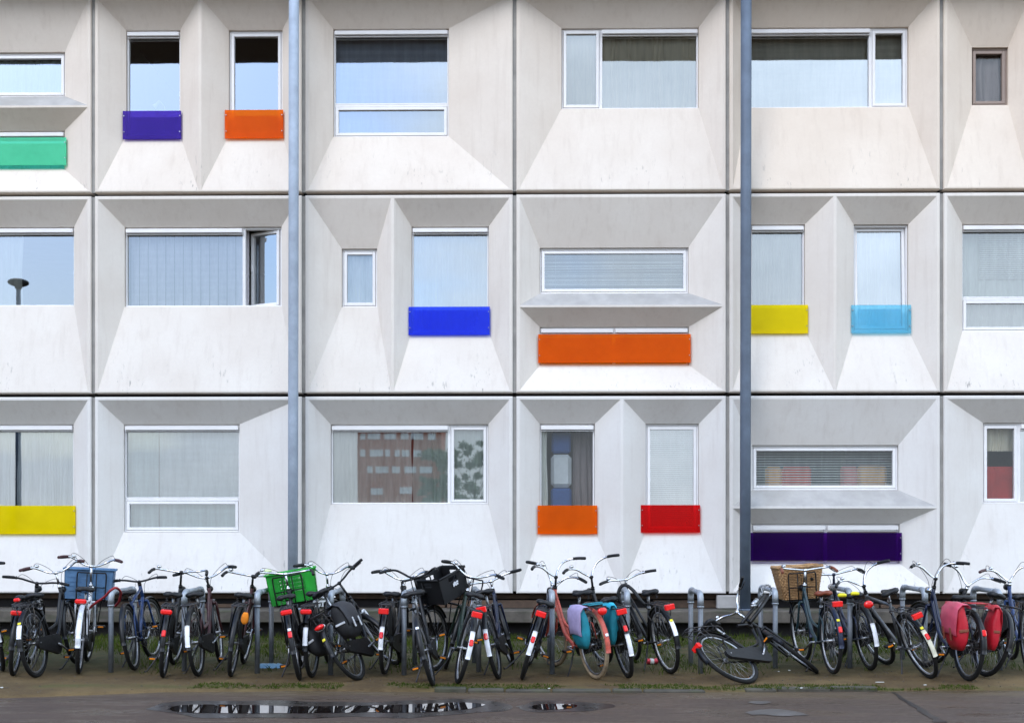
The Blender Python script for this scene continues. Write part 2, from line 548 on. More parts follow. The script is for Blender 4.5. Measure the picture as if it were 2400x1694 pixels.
    def prism(s, poly, y0, y1, mat=0):
        """outline in x,z pushed through y"""
        n = len(poly)
        vs = [Vector((x, y0, z)) for x, z in poly] + [Vector((x, y1, z)) for x, z in poly]
        fs = [tuple(range(n)), tuple(range(n, 2 * n))[::-1]] + [(i, i + n, (i + 1) % n + n, (i + 1) % n) for i in range(n)]
        return s.add(vs, fs, mat)

    def xf(s, fn, start=0):
        for i in range(start, len(s.v)):
            s.v[i] = fn(s.v[i])
        return s

    def mesh(s, name, mats):
        me = bpy.data.meshes.new(name)
        me.from_pydata([tuple(p) for p in s.v], [], s.f)
        for m in (mats if isinstance(mats, (list, tuple)) else [mats]):
            me.materials.append(m)
        me.polygons.foreach_set('material_index', s.m)
        me.polygons.foreach_set('use_smooth', s.s)
        me.update()
        return me

    def build(s, name, mats, parent=None, X=None):
        return link(name, s.mesh(name, mats), parent, X)

def link(name, data, parent=None, X=None):
    o = bpy.data.objects.new(name, data)
    COL.objects.link(o)
    if parent is not None:
        o.parent = parent
    if X is not None:
        if parent is not None:
            o.matrix_local = X
        else:
            o.matrix_world = X
    return o

def tag(o, label=None, cat=None, group=None, kind=None):
    if label: o['label'] = label
    if cat: o['category'] = cat
    if group: o['group'] = group
    if kind: o['kind'] = kind
    return o

def thing(name, label, cat, X=None, group=None):
    o = bpy.data.objects.new(name, None)
    o.empty_display_size = .2
    COL.objects.link(o)
    if X is not None:
        o.matrix_world = X if isinstance(X, Matrix) else Matrix.Translation(X)
    return tag(o, label, cat, group)

def crv(pts, k=6):
    """smooth curve through points"""
    P = [Vector(p) for p in pts]
    P = [P[0] * 2 - P[1]] + P + [P[-1] * 2 - P[-2]]
    out = []
    for i in range(1, len(P) - 2):
        for j in range(k):
            t = j / k
            a, b, c, d = P[i - 1], P[i], P[i + 1], P[i + 2]
            out.append(.5 * (2 * b + (c - a) * t + (2 * a - 5 * b + 4 * c - d) * t * t + (3 * b - a - 3 * c + d) * t ** 3))
    out.append(P[-2])
    return out
# ------------------------------------------------------------------ the building
BLD = thing('apartment_building', 'pale precast concrete apartment block with deep splayed window bays and coloured acrylic balustrades', 'building', Vector((0, 0, 0)))
JX = [at(p, 700, 0).x for p in (-275, 217.5, 711, 1206, 1706, 2208, 2712)]
ZB = [.579, 3.365, 6.19]
ZT = [3.365, 6.19, 9.01]
GAP = .026
YR, YF, YG = .22, .26, .285          # back of the splay, frame face, glass

def orect(px):
    l, t, r, b = px
    c = (max(l, 0) + min(r, 2400)) / 2
    return (at(l, 700, YR).x, at(r, 700, YR).x, at(c, b, YR).z, at(c, t, YR).z)

def panel(ci, ri, bays, split=None, ridge=None, tint=(1, 1, 1)):
    """one precast casting: flat rim and one or two splayed bays cut through it"""
    x0, x1 = JX[ci] + GAP, JX[ci + 1] - GAP
    z0, z1 = ZB[ri] + (GAP if ri else 0), ZT[ri] - GAP
    mb = MB()
    rim = .045
    a0, a1, c0, c1 = x0 + rim, x1 - rim, z0 + rim * .7, z1 - rim
    outer = []
    if split is not None:
        s = at(split, 700, 0).x
        outer = [(a0, s - .02, c0, c1), (s + .02, a1, c0, c1)]
        mb.quad((s - .02, 0, c0), (s + .02, 0, c0), (s + .02, 0, c1), (s - .02, 0, c1))
    elif ridge is not None:
        zr = at((max(0, bays[0][0]) + min(2400, bays[0][2])) / 2, ridge, 0).z
        outer = [(a0, a1, zr + .014, c1), (a0, a1, c0, zr - .014)]
        mb.quad((a0, 0, zr - .014), (a1, 0, zr - .014), (a1, 0, zr + .014), (a0, 0, zr + .014))
    else:
        outer = [(a0, a1, c0, c1)]
    ch = .012
    # rim with a small chamfer to its outer edge
    O = [(x0, z0), (x1, z0), (x1, z1), (x0, z1)]
    C = [(x0 + ch, z0 + ch), (x1 - ch, z0 + ch), (x1 - ch, z1 - ch), (x0 + ch, z1 - ch)]
    I = [(a0, c0), (a1, c0), (a1, c1), (a0, c1)]
    for i in range(4):
        j = (i + 1) % 4
        mb.quad((*C[i][:1], 0, C[i][1]), (C[j][0], 0, C[j][1]), (I[j][0], 0, I[j][1]), (I[i][0], 0, I[i][1]))
        mb.quad((O[i][0], ch, O[i][1]), (O[j][0], ch, O[j][1]), (C[j][0], 0, C[j][1]), (C[i][0], 0, C[i][1]))
        mb.quad((O[j][0], ch, O[j][1]), (O[i][0], ch, O[i][1]), (O[i][0], .34, O[i][1]), (O[j][0], .34, O[j][1]))
    for (u0, u1, w0, w1), px in zip(outer, bays):
        p0, p1, q0, q1 = orect(px)
        A = [(u0, w0), (u1, w0), (u1, w1), (u0, w1)]
        B = [(p0, q0), (p1, q0), (p1, q1), (p0, q1)]
        for i in range(4):
            j = (i + 1) % 4
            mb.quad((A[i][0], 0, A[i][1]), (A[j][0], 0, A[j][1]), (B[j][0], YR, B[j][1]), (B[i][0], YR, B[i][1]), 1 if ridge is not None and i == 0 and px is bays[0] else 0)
            mb.quad((B[i][0], YR, B[i][1]), (B[j][0], YR, B[j][1]), (B[j][0], .36, B[j][1]), (B[i][0], .36, B[i][1]))
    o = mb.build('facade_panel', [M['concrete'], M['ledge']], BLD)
    o.color = (*tint, 1)
    return o

def ring(mb, x0, x1, z0, z1, wl, wr, wt, wb, y0, y1):
    mb.bbox(x0, x0 + wl, y0, y1, z0, z1, .004)
    mb.bbox(x1 - wr, x1, y0, y1, z0, z1, .004)
    mb.bbox(x0 + wl, x1 - wr, y0, y1, z1 - wt, z1, .004)
    mb.bbox(x0 + wl, x1 - wr, y0, y1, z0, z0 + wb, .004)

def drape(mb, x0, x1, z0, z1, y, folds=9, amp=.022, seed=0, flare=0.0):
    rnd = random.Random(seed)
    n = max(8, int(folds * 10))
    ph = [rnd.uniform(-.5, .5) for _ in range(folds + 3)]
    rows = 6
    vs, fs = [], []
    for i in range(rows + 1):
        t = i / rows
        for j in range(n + 1):
            u = j / n
            k = max(0, min(folds, (u + .035 * math.sin(u * 7 + seed) + .02 * math.sin(u * 17 + seed * 2)) * folds))
            w = ph[int(k)] * (1 - (k % 1)) + ph[int(k) + 1] * (k % 1)
            x = x0 + (x1 - x0) * u + flare * (t - .5) * .1
            vs.append((x + .01 * math.sin(7 * t + k), y + amp * math.sin(2 * math.pi * (k + w)) * (.6 + .4 * t), z1 + (z0 - z1) * t))
    for i in range(rows):
        for j in range(n):
            a = i * (n + 1) + j
            fs.append((a, a + n + 1, a + n + 2, a + 1))
    mb.add(vs, fs, 0, True)

def win(o, lights, label=None, frame='frame_white', glassmat='glass'):
    X0, X1, Z0, Z1 = orect(o)
    X0 += .003; X1 -= .003; Z0 += .003; Z1 -= .003
    cxp = (max(o[0], 0) + min(o[2], 2400)) / 2
    fm = MB()
    parts = []
    for lt in lights:
        (l, t, r, b), kind = lt['r'], lt['k']
        x0 = X0 if l == o[0] else at(l, 700, YF).x
        x1 = X1 if r == o[2] else at(r, 700, YF).x
        z1 = Z1 if t == o[1] else at(cxp, t, YF).z
        z0 = Z0 if b == o[3] else at(cxp, b, YF).z
        w = .022
        wt = .03
        ring(fm, x0, x1, z0, z1, w, w, wt, w, YF, .335)
        parts.append((lt, x0 + w, x1 - w, z0 + w, z1 - wt))
    wo = fm.build('window', M[frame], BLD)
    if label: wo['label'] = label
    for lt, x0, x1, z0, z1 in parts:
        k = lt['k']
        tilt = lt.get('tilt', 0)
        if k == 'F' and lt.get('box', True):
            bb = MB()
            bb.bbox(x0 - .006, x1 + .006, .205, .283, z1 - .052, z1 + .006, .006)
            bb.bbox(x0 - .006, x1 + .006, .235, .272, z1 - .074, z1 - .060, .003)
            bb.build('blind_box', M[frame], wo)
            z1p = z1 - .055
        else:
            z1p = z1
        if k in 'CO':
            g = .004
            sb = MB()
            s = .042
            hx = x1 - g
            ring(sb, x0 + g, x1 - g, z0 + g, z1 - g, s, s, s, s, .252, .318)
            pm = MB().quad((x0 + s, YG, z0 + s), (x1 - s, YG, z0 + s), (x1 - s, YG, z1 - s), (x0 + s, YG, z1 - s))
            if k == 'O':         # swung into the room on its right-hand hinge
                X = Matrix.Translation((hx, .30, 0)) @ Matrix.Rotation(-lt['a'], 4, 'Z') @ Matrix.Translation((-hx, -.30, 0))
                sb.box(x0 + .02, x0 + .035, .235, .252, (z0 + z1) / 2 - .02, (z0 + z1) / 2 + .09)
                sb.xf(lambda v: X @ v); pm.xf(lambda v: X @ v)
            elif tilt:
                X = Matrix.Translation((0, .285, z0)) @ Matrix.Rotation(-tilt, 4, 'X') @ Matrix.Translation((0, -.285, -z0))
                sb.xf(lambda v: X @ v); pm.xf(lambda v: X @ v)
            so = sb.build('sash', M[frame], wo)
            pm.build('pane', M[lt.get('g', glassmat)], wo)
        else:
            MB().quad((x0 - .005, YG + .01, z0 - .005), (x1 + .005, YG + .01, z0 - .005), (x1 + .005, YG + .01, z1p + .002), (x0 - .005, YG + .01, z1p + .002)).build('pane', M[lt.get('g', glassmat)], wo)
        for q in lt.get('in', ()):
            a, b = q.get('x', (0, 1)); c, d = q.get('z', (0, 1))
            u0, u1 = x0 - .06 + (x1 - x0 + .12) * a, x0 - .06 + (x1 - x0 + .12) * b
            w0, w1 = z0 - .05 + (z1 - z0 + .1) * c, z0 - .05 + (z1 - z0 + .1) * d
            mb = MB()
            if q['t'] == 'curtain':
                drape(mb, u0, u1, w0, w1, q.get('y', .35), q.get('f', 9), q.get('amp', .019), seed=int(abs(x0) * 100))
                mb.build('curtain', M[q['m']], wo)
            elif q['t'] == 'venetian':
                rnd = random.Random(int(x0 * 50))
                n = int((w1 - w0) / q.get('pitch', .030))
                sag = q.get('sag', 0)
                for i in range(n):
                    z = w0 + (i + .5) * (w1 - w0) / n
                    if sag and rnd.random() < .16: continue
                    jit = rnd.uniform(-1, 1) * .008 * sag
                    A = Matrix.Translation(((u0 + u1) / 2, .41, z + jit)) @ Matrix.Rotation(rnd.uniform(-1, 1) * .006 * sag, 4, 'Y') @ Matrix.Rotation(R(q.get('ang', 38) + rnd.uniform(-12, 12) * sag), 4, 'X')
                    mb.box(-(u1 - u0) / 2, (u1 - u0) / 2, -.0135, .0135, -.0008, .0008, 0, A)
                for f in (.12, .5, .88):
                    x = u0 + (u1 - u0) * f
                    mb.tube([(x, .395, w0), (x, .395, w1)], .0015, 4)
                mb.build('venetian_blind', M[q['m']], wo)
            elif q['t'] == 'screen':
                n = int((w1 - w0) / .05)
                vs, fs = [], []
                for i in range(n + 1):
                    z = w0 + (w1 - w0) * i / n
                    y = .40 + (.006 if i % 2 else 0)
                    vs += [(u0, y, z), (u1, y, z)]
                for i in range(n):
                    fs.append((2 * i, 2 * i + 1, 2 * i + 3, 2 * i + 2))
                mb.add(vs, fs)
                k2 = q.get('cords', 0)
                for i in range(k2):
                    x = u0 + (u1 - u0) * (i + .5) / k2
                    mb.box(x - .004, x + .004, .392, .396, w0, w1, 1)
                mb.build('roller_blind', [M[q['m']], M['seal_grey']], wo)
    return wo

def bal(px, mat, label):
    """acrylic balustrade sheet on four steel fixings in front of a French window"""
    l, t, r, b = px
    Y = .163
    x0, x1 = at(l, 700, Y).x, at(r, 700, Y).x
    c = (max(l, 0) + min(r, 2400)) / 2
    z0, z1 = at(c, b, Y).z, at(c, t, Y).z
    o = MB().bbox(x0, x1, Y, Y + .011, z0, z1, .003).build('balustrade', M[mat], BLD)
    o['label'] = label
    mb = MB()
    for x in (x0 + .018, x1 - .018):
        for z in (z0 + (z1 - z0) * .26, z0 + (z1 - z0) * .82):
            mb.tube([(x, Y - .008, z), (x, Y + .05, z)], .008, 8)
    mb.build('fixing', M['alloy'], o)
    return o

UP = (1.0, .95, .905)      # row tints: warm top to cool bottom light painted into the panel colour
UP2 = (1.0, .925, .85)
MID = (1.0, .98, .965)
LOW = (.965, .985, 1.02)
F_ = lambda r, *ins, **kw: dict(r=r, k='F', **{'in': ins}, **kw)
C_ = lambda r, *ins, **kw: dict(r=r, k='C', **{'in': ins}, **kw)
cur = lambda m, f=9, **kw: dict(t='curtain', m=m, f=f, **kw)
ven = lambda m, **kw: dict(t='venetian', m=m, **kw)
scr = lambda m, **kw: dict(t='screen', m=m, **kw)

# ---- top row
a = (-200, 122.6, 152.6, 226.5); b = (-200, 306.6, 152, 398)
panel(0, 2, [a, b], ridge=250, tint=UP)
win(a, [C_(a, cur('c_teal', 16, z=(0, .86)))]); win(b, [F_(b, cur('c_dark', 14))])
bal((-206, 322.5, 155, 387.5), 'ac_green', 'mint green translucent balustrade')
a = (295.4, 71.4, 422.6, 319); b = (536, 71, 662, 319)
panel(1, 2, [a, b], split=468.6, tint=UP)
win(a, [F_(a)]); win(b, [C_(b)])
bal((287.4, 260, 424.4, 326.5), 'ac_purple', 'purple translucent balustrade')
bal((526.8, 257.8, 663.7, 324.7), 'ac_orange', 'orange translucent balustrade on the top floor')
a = (781, 68, 1052, 321)
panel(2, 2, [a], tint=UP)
win(a, [F_((781, 68, 1052, 246), scr('c_dull')), C_((781, 246, 1052, 321), scr('c_dull'))])
a = (1316, 66, 1637.6, 255)
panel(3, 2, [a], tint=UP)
win(a, [C_((1316, 66, 1408, 255), cur('c_olive', 5), tilt=R(-1.6)), F_((1408, 66, 1637.6, 255), cur('c_olive', 13))], None, 'frame_white', 'glass_mid')
a = (1750, 64.5, 2129.6, 252.6)
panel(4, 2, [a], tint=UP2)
win(a, [F_((1750, 64.5, 2040, 252.6), scr('c_taupe')), C_((2040, 64.5, 2129.6, 252.6), scr('c_taupe'))])
a = (2277.6, 111.5, 2363, 247); b = (2475, 71, 2640, 319)
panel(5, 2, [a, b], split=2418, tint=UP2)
win(a, [C_(a, cur('c_dark', 4, amp=.035, y=.37), g='glass_low')], 'small window in a taupe frame', 'frame_brown'); win(b, [C_(b)])

# ---- middle row
a = (-170, 532, 174, 717.7)
panel(0, 1, [a], tint=MID)
win(a, [F_(a, cur('c_grey', 7, x=(0, .62)))], None, 'frame_white', 'glass_mid')
a = (292, 532, 660, 718.7)
panel(1, 1, [a], tint=MID)
win(a, [F_((292, 532, 572, 718.7), scr('c_screen', cords=14), g='glass_clear'), dict(r=(572, 532, 660, 718.7), k='O', a=R(24), **{'in': ()})])
a = (800.8, 582.8, 884, 719.8); b = (964.5, 531, 1145.7, 778)
panel(2, 1, [a, b], split=920, tint=MID)
win(a, [C_(a, cur('c_white', 5), g='glass_clear')]); win(b, [F_(b, cur('c_white', 13), g='glass')])
bal((957.6, 718.7, 1148, 785), 'ac_blue', 'royal blue translucent balustrade')
a = (1265, 580.4, 1614, 687.4); b = (1265, 766, 1614.6, 856)
panel(3, 1, [a, b], ridge=717, tint=MID)
win(a, [C_(a, ven('c_blind', sag=1.0, ang=44, pitch=.027), g='glass_mid')])
win(b, [F_((1265, 766, 1439, 856)), F_((1439, 766, 1614.6, 856))])
bal((1261.4, 783, 1619, 850), 'ac_orange', 'long orange translucent balustrade under the concrete ridge')
a = (1760, 526, 1886.7, 775); b = (2000.7, 526, 2129, 775)
panel(4, 1, [a, b], split=1957, tint=MID)
win(a, [F_(a, cur('c_grey', 14))], None, 'frame_white', 'glass_mid')
win(b, [C_(b, cur('c_white', 9, y=.43), tilt=R(2.2))])
bal((1752, 714.5, 1894, 781.5), 'ac_yellow', 'yellow translucent balustrade beside the dark pole')
bal((1995.5, 714.5, 2135.5, 780.7), 'ac_sky', 'pale blue translucent balustrade')
a = (2255, 524.7, 2530, 777)
panel(5, 1, [a], tint=MID)
win(a, [F_((2255, 524.7, 2530, 699), ven('c_blind', x=(.2, 1), z=(.3, 1)), cur('c_green', 14, y=.43)), C_((2255, 699, 2530, 777), cur('c_grey', 14))], None, 'frame_white', 'glass_clear')

# ---- ground row
a = (-170, 994, 172.5, 1245)
panel(0, 0, [a], tint=LOW)
win(a, [F_(a, cur('c_white', 16, x=(.59, 1)), cur('c_white', 14, x=(0, .568)), g='glass_mid')])
bal((-176, 1184.6, 176.6, 1251), 'ac_yellow', 'yellow translucent balustrade on the ground floor')
a = (290, 994, 561.6, 1246.7)
panel(1, 0, [a], tint=LOW)
win(a, [F_((290, 994, 561.6, 1168.5), scr('c_teal', x=(0, .275)), scr('c_white', x=(.287, 1)), g='glass_mid'),
        C_((290, 1168.5, 561.6, 1246.7), scr('c_teal', x=(0, .275)), scr('c_teal', x=(.287, 1)), g='glass_mid')])
a = (775, 994, 1144.7, 1181.5)
panel(2, 0, [a], tint=LOW)
win(a, [F_((775, 994, 1053, 1181.5), cur('c_green', 5, x=(.68, 1)), cur('c_grey', 9, x=(0, .67))), C_((1053, 994, 1144.7, 1181.5), cur('c_green', 5))], None, 'frame_white', 'glass_clear')
a = (1265, 993, 1394, 1245); b = (1513, 993, 1638, 1245)
panel(3, 0, [a, b], split=1457.5, tint=LOW)
win(a, [F_(a, cur('c_grey', 3, x=(0, .17)), cur('c_dark', 5, x=(.6, 1), y=.66), g='glass_low')]); win(b, [C_(b, ven('c_blind', ang=50))])
bal((1260, 1184, 1399.7, 1251), 'ac_orange', 'small orange translucent balustrade on the ground floor')
bal((1502, 1183, 1641, 1247.5), 'ac_red', 'red translucent balustrade')
a = (1762, 1042.8, 2106, 1148.4); b = (1762, 1227.5, 2108.7, 1320)
panel(4, 0, [a, b], ridge=1188.5, tint=LOW)
win(a, [C_(a, ven('c_blind', ang=28, pitch=.034), g='glass_low')])
win(b, [F_((1762, 1227.5, 1935, 1320)), F_((1935, 1227.5, 2108.7, 1320))])
bal((1755, 1247.7, 2114, 1313.6), 'ac_violet', 'long dark violet translucent balustrade')
a = (2303.8, 990.6, 2626, 1179.8)
panel(5, 0, [a], tint=LOW)
win(a, [C_((2303.8, 990.6, 2388, 1179.8), cur('redcloth', 4, z=(0, .47), amp=.006), cur('c_olive', 7, z=(.66, 1), y=.45), g='glass_low'), F_((2388, 990.6, 2626, 1179.8), cur('c_grey', 10))])

# joints between castings
for x in JX[1:-1]:
    for z0, z1 in zip(ZB, ZT):
        MB().box(x - GAP - .012, x + GAP + .012, .035, .12, z0 + .03, z1 - .03).build('joint_seal', M['seal_grey'], BLD)
mb = MB()
for z in ZB[1:] + ZT[2:]:
    mb.box(JX[0], JX[-1], .16, .30, z - .05, z + .05)
mb.build('joint_backing', M['dark_gap'], BLD)

# body behind the castings: floors, party walls, back wall, roof with an added eave
mb = MB()
for z in (.60, 3.365, 6.19):
    mb.box(JX[0], JX[-1], .365, 4.6, z - .11, z + .09)
for i, x in enumerate(JX):
    for z0, z1 in zip((.69, 3.455, 6.28), (3.255, 6.08, 8.95)):
        mb.box(x - .06, x + .06, .365, 4.6, z0, z1)
mb.box(JX[0], JX[-1], 4.6, 4.8, 0, 9.0)
mb.build('inner_wall', M['room'], BLD)
mb = MB()
mb.bbox(JX[0] - .5, JX[-1] + .5, -.32, 5.0, 9.06, 9.55, .02)  # unseen eave added to shade the top row
mb.build('shading_roof', M['added_soffit'], BLD)

# plinth: shadowy void under the castings, ledge, set-back footing
mb = MB()
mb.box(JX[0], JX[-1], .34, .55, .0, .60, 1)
mb.bbox(JX[0], JX[-1], -.42, .33, .20, .365, .012)
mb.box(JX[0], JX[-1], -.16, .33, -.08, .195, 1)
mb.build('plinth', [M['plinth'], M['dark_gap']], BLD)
mb = MB()
rnd = random.Random(5)
x = JX[0]
while x < JX[-1] - .4:
    w = rnd.uniform(.5, 1.6)
    y = rnd.uniform(.05, .2)
    if rnd.random() < .72:
        mb.bbox(x, x + w - .03, y, y + .10, .368, .368 + rnd.uniform(.05, .11), .006)
    x += w
mb.bbox(JX[0], JX[-1], .22, .32, .49, .56, .006)
mb.build('packing_timber', M['wood'], BLD)
xw0, xw1 = at(1680, 1400, .02).x, at(1736, 1400, .02).x
MB().bbox(xw0, xw1, -.02, .1, .37, .555, .01).build('white_block', M['ledge'], BLD)

# ------------------------------------------------------------------ things seen behind the glass
ch = thing('desk_chair', 'white and blue high-backed chair inside the window above the small orange balustrade', 'chair', Vector((at(1315, 1180, .55).x, .55, .69)))
cz = lambda y: at(1319, y, .55).z - .69
MB().bbox(-.14, .14, -.05, .05, cz(1062), cz(1012), .03).build('headrest', M['chairblue'], ch)
MB().bbox(-.15, .15, -.06, .06, cz(1142), cz(1065), .05).build('backrest', M['chairwhite'], ch)
MB().bbox(-.15, .15, -.09, .30, cz(1195), cz(1144), .03).build('seat', M['chairblue'], ch)
MB().tube([(0, .1, cz(1196)), (0, .1, .03)], .03, 8).bbox(-.25, .25, .07, .13, .0, .03).bbox(-.03, .03, -.2, .4, .031, .05).build('base', M['blackmatt'], ch)
for px0, px1, pt, ma, mb_, nm, cl in ((1793, 1900, 1093, 'boxorange', 'boxred', 'cushion', 'orange and red cushion behind the slatted blind over the violet balustrade'),
                                     (1969, 2077, 1091, 'boxpink', 'boxorange', 'cushion', 'pink and peach cushion behind the slatted blind over the violet balustrade')):
    x0, x1 = at(px0, 1100, .5).x, at(px1, 1100, .5).x
    z1 = at(1900, pt, .5).z
    z0 = at(1900, 1150, .6).z
    o = MB().bbox(x0, x0 + (x1 - x0) * .36, .432, .54, z0, z1, .04).bbox(x0 + (x1 - x0) * .365, x1, .432, .55, z0, z1 + .004, .04, 1).build(nm, [M[ma], M[mb_]])
    tag(o, cl, 'cushion', 'cushions on the sill')
q = at(372, 244, .42)
lp = thing('desk_lamp', 'white angled desk lamp inside the window with the purple balustrade', 'lamp', Vector((q.x, .42, at(372, 318, .42).z)))
hz = q.z - lp.location.z
MB().tube([(.10, 0, .02), (.085, 0, hz - .04), (.01, 0, hz + .045)], .006, 6).build('arm', M['whiteplastic'], lp)
MB().tube([(.015, 0, hz + .05), (-.03, 0, hz - .005), (-.07, 0, hz - .045)], [.012, .022, .042], 12).build('lamp_shade', M['whiteplastic'], lp)
MB().tube([(.10, 0, 0), (.10, 0, .02)], .06, 16).build('base', M['whiteplastic'], lp)
x0, x1 = at(1758, 600, .39).x, at(1831, 600, .39).x
o = MB().bbox(x0, x1, .385, .391, at(1795, 641, .39).z, at(1795, 545, .39).z, .002).build('reflection_sheet', M['paper'])  # white sheet added in place of a bright reflection on the pane
tag(o, 'white sheet added as a bright reflection in the window above the yellow balustrade beside the dark pole', 'paper')

# ------------------------------------------------------------------ poles in front of the facade
def pole(px_top, px_bot, wpx, Y, z0, mat, label):
    a = at((px_top + px_bot) / 2, 800, Y)
    tw = (px_top - px_bot) * (D + Y) / F / 9.0
    r = wpx * .5 * (D + Y) / F
    t = thing('steel_pole', label, 'pole', Vector((a.x, Y, z0)))
    MB().tube([(-tw * 4, 0, 0), (-tw * 2, 0, 2.5), (0, 0, 5), (tw * 2, 0, 9.0 - z0 - .005)], r, 28).build('shaft', M[mat], t)
    MB().tube([(-tw * 4, 0, 0), (-tw * 4, 0, .02)], r * 1.6, 24).build('base_plate', M[mat], t)
    return t
pole(690, 686, 23.6, -.26, .366, 'pole_pale', 'tall pale grey steel pole behind the green crate')
pole(1750, 1746, 25, -.26, .366, 'pole_dark', 'tall dark grey steel pole beside the violet balustrade')

# ------------------------------------------------------------------ what the panes mirror, across the street
q = at(42, 662, 2 * YG + 8)
sl = thing('street_lamp', 'mushroom street lamp across the road, seen mirrored in the left window', 'street lamp', Vector((q.x, -8, -.03)))
MB().tube([(0, 0, 0), (0, 0, q.z - .05)], [.07, .045], 12).build('post', M['pole_dark'], sl)
MB().ball((0, 0, q.z + .03), .22, .22, .085, 20, 10).tube([(0, 0, q.z - .12), (0, 0, q.z)], [.05, .12], 12).build('lamp_head', M['blackmatt'], sl)
wk = thing('added_walkway', 'dark elevated walkway added across the street to mirror as a band along the tops of the upper windows', 'walkway', Vector((0, -24, 0)))  # unseen deck added to give the upper panes their dark band
zw = at(1200, 146, 2 * YG + 24).z
MB().bbox(-26, 26, 0, 2.5, zw, zw + .45, .03).build('added_deck', M['added_soffit'], wk)
for s_ in (.04, 2.45):
    MB().bbox(-26, 26, s_ - .04, s_, zw + .452, zw + 1.9, .01).build('added_parapet', M['dark_gap'], wk)
for x in (-22, 22):
    MB().bbox(x - .4, x + .4, .9, 1.7, 0, zw - .002, .03).build('added_pier', M['added_soffit'], wk)
Yb = -140
ym = 2 * YG - Yb
bx0, bx1 = at(838, 1100, ym).x, at(1035, 1100, ym).x
bt = at(930, 925, ym).z
rb = thing('brick_building', 'red brick block with rows of white windows, seen mirrored in a ground floor pane', 'building', Vector(((bx0 + bx1) / 2, Yb, 0)))
hw = (bx1 - bx0) / 2
MB().box(-hw, hw, -8, 0, -.03, bt).build('wall', M['brickred'], rb)
MB().bbox(-hw - .2, hw + .2, -8.2, .2, bt, bt + .25, .03).build('roof', M['dark_gap'], rb)
rnd = random.Random(3)
for zf in (1022, 1062, 1100, 1150):
    z = at(930, zf, ym).z
    x = -hw + .4
    while x < hw - 1.2:
        w = rnd.choice((.7, 1.1, 1.7))
        if rnd.random() < .75:
            f = MB(); ring(f, x, x + w, z - .45, z + .45, .06, .06, .06, .06, .0, .06)
            f.bbox(x + w / 2 - .03, x + w / 2 + .03, .0, .05, z - .39, z + .39)
            f = f.build('window', M['frame_white'], rb)
            MB().quad((x + .06, .02, z - .39), (x + w - .06, .02, z - .39), (x + w - .06, .02, z + .39), (x + .06, .02, z + .39)).build('pane', M['c_white'], f)
        x += w + rnd.uniform(.25, .7)

def tree(x, y, h, w, seed, label):
    rnd = random.Random(seed)
    t = thing('street_tree', label, 'tree', Vector((x, y, -.03)), 'trees across the street')
    tm = MB().tube([(0, 0, 0), (.05, 0, h * .3), (.0, .05, h * .62)], [.17, .13, .07], 10)
    for i in range(7):
        a = rnd.uniform(0, 6.28)
        z = h * rnd.uniform(.28, .55)
        tm.tube([(.03, 0, z), (math.cos(a) * w * .3, math.sin(a) * w * .3, z + h * .15), (math.cos(a) * w * .55, math.sin(a) * w * .55, z + h * .26)], [.06, .04, .015], 6)
    tm.build('trunk', M['bark'], t)
    cm = MB()
    cl = [(Vector((rnd.gauss(0, .36) * w, rnd.gauss(0, .36) * w, h * rnd.uniform(.34, .98))), rnd.uniform(.35, .75)) for _ in range(34)]
    for c, r in cl:
        for _ in range(120):
            p = c + Vector((rnd.gauss(0, .5), rnd.gauss(0, .5), rnd.gauss(0, .4))) * r
            s_ = rnd.uniform(.10, .26)
            u = Vector((rnd.gauss(0, 1), rnd.gauss(0, 1), rnd.gauss(0, 1))).normalized() * s_
            v = u.cross(Vector((rnd.gauss(0, 1), rnd.gauss(0, 1), rnd.gauss(0, 1)))).normalized() * s_ * .6
            cm.quad(p - u, p - v, p + u, p + v)
    cm.build('crown', M['leaf'], t)
for px, yy, hh, ww, sd, lb in ((1022, -105, 10.0, 3.4, 4, 'leafy tree across the street mirrored beside the red brick block'),
                               (1110, -112, 12.0, 4.0, 9, 'second leafy tree across the street, further from the brick block')):
    q = at(px, 1100, 2 * YG - yy)
    tree(q.x, yy, hh, ww, sd, lb)
# ------------------------------------------------------------------ ground
def nz(x, y, s, o=0.0):
    return noise.noise(Vector((x * s, y * s, o)))
edge_px = [(-3000, 1632), (-200, 1632), (0, 1629), (380, 1615), (700, 1612), (900, 1614), (1600, 1615), (2000, 1612), (2400, 1611), (5400, 1611)]
edge = [ground(px, py) for px, py in edge_px]
def edge_y(x):
    for a, b in zip(edge, edge[1:]):
        if a.x <= x <= b.x:
            return a.y + (b.y - a.y) * (x - a.x) / (b.x - a.x)
    return edge[0].y if x < edge[0].x else edge[-1].y
def earth_z(x, y):
    return .016 * nz(x, y, 1.3) + .010 * nz(x, y, 4.5, 3) - .002
mb = MB()
xs = [-45, -30, -20, -14] + [-10 + .05 * i for i in range(401)] + [14, 20, 30, 45]
nr = 90
vs, fs = [], []
for x in xs:
    ye = edge_y(x) + .035 * nz(x, 0, 2.2, 7) + .02 * nz(x, 0, 9, 2)
    for j in range(nr + 1):
        y = -.10 + (ye + .10) * j / nr
        z = earth_z(x, y)
        if j >= nr - 1: z = -.012 if j == nr - 1 else -.045
        vs.append((x, y, z))
for i in range(len(xs) - 1):
    for j in range(nr):
        a = i * (nr + 1) + j
        fs.append((a, a + 1, a + nr + 2, a + nr + 1))
mb.add(vs, fs, 0, True)
tag(mb.build('earth_strip', M['earth']), 'strip of trodden earth and moss in front of the building', kind='structure')
mb = MB()
mb.quad((-60, -34, -.03), (60, -34, -.03), (60, -4.7, -.03), (-60, -4.7, -.03))
tag(mb.build('road', M['asphalt']), 'damp brownish asphalt road', kind='structure')
mb = MB()
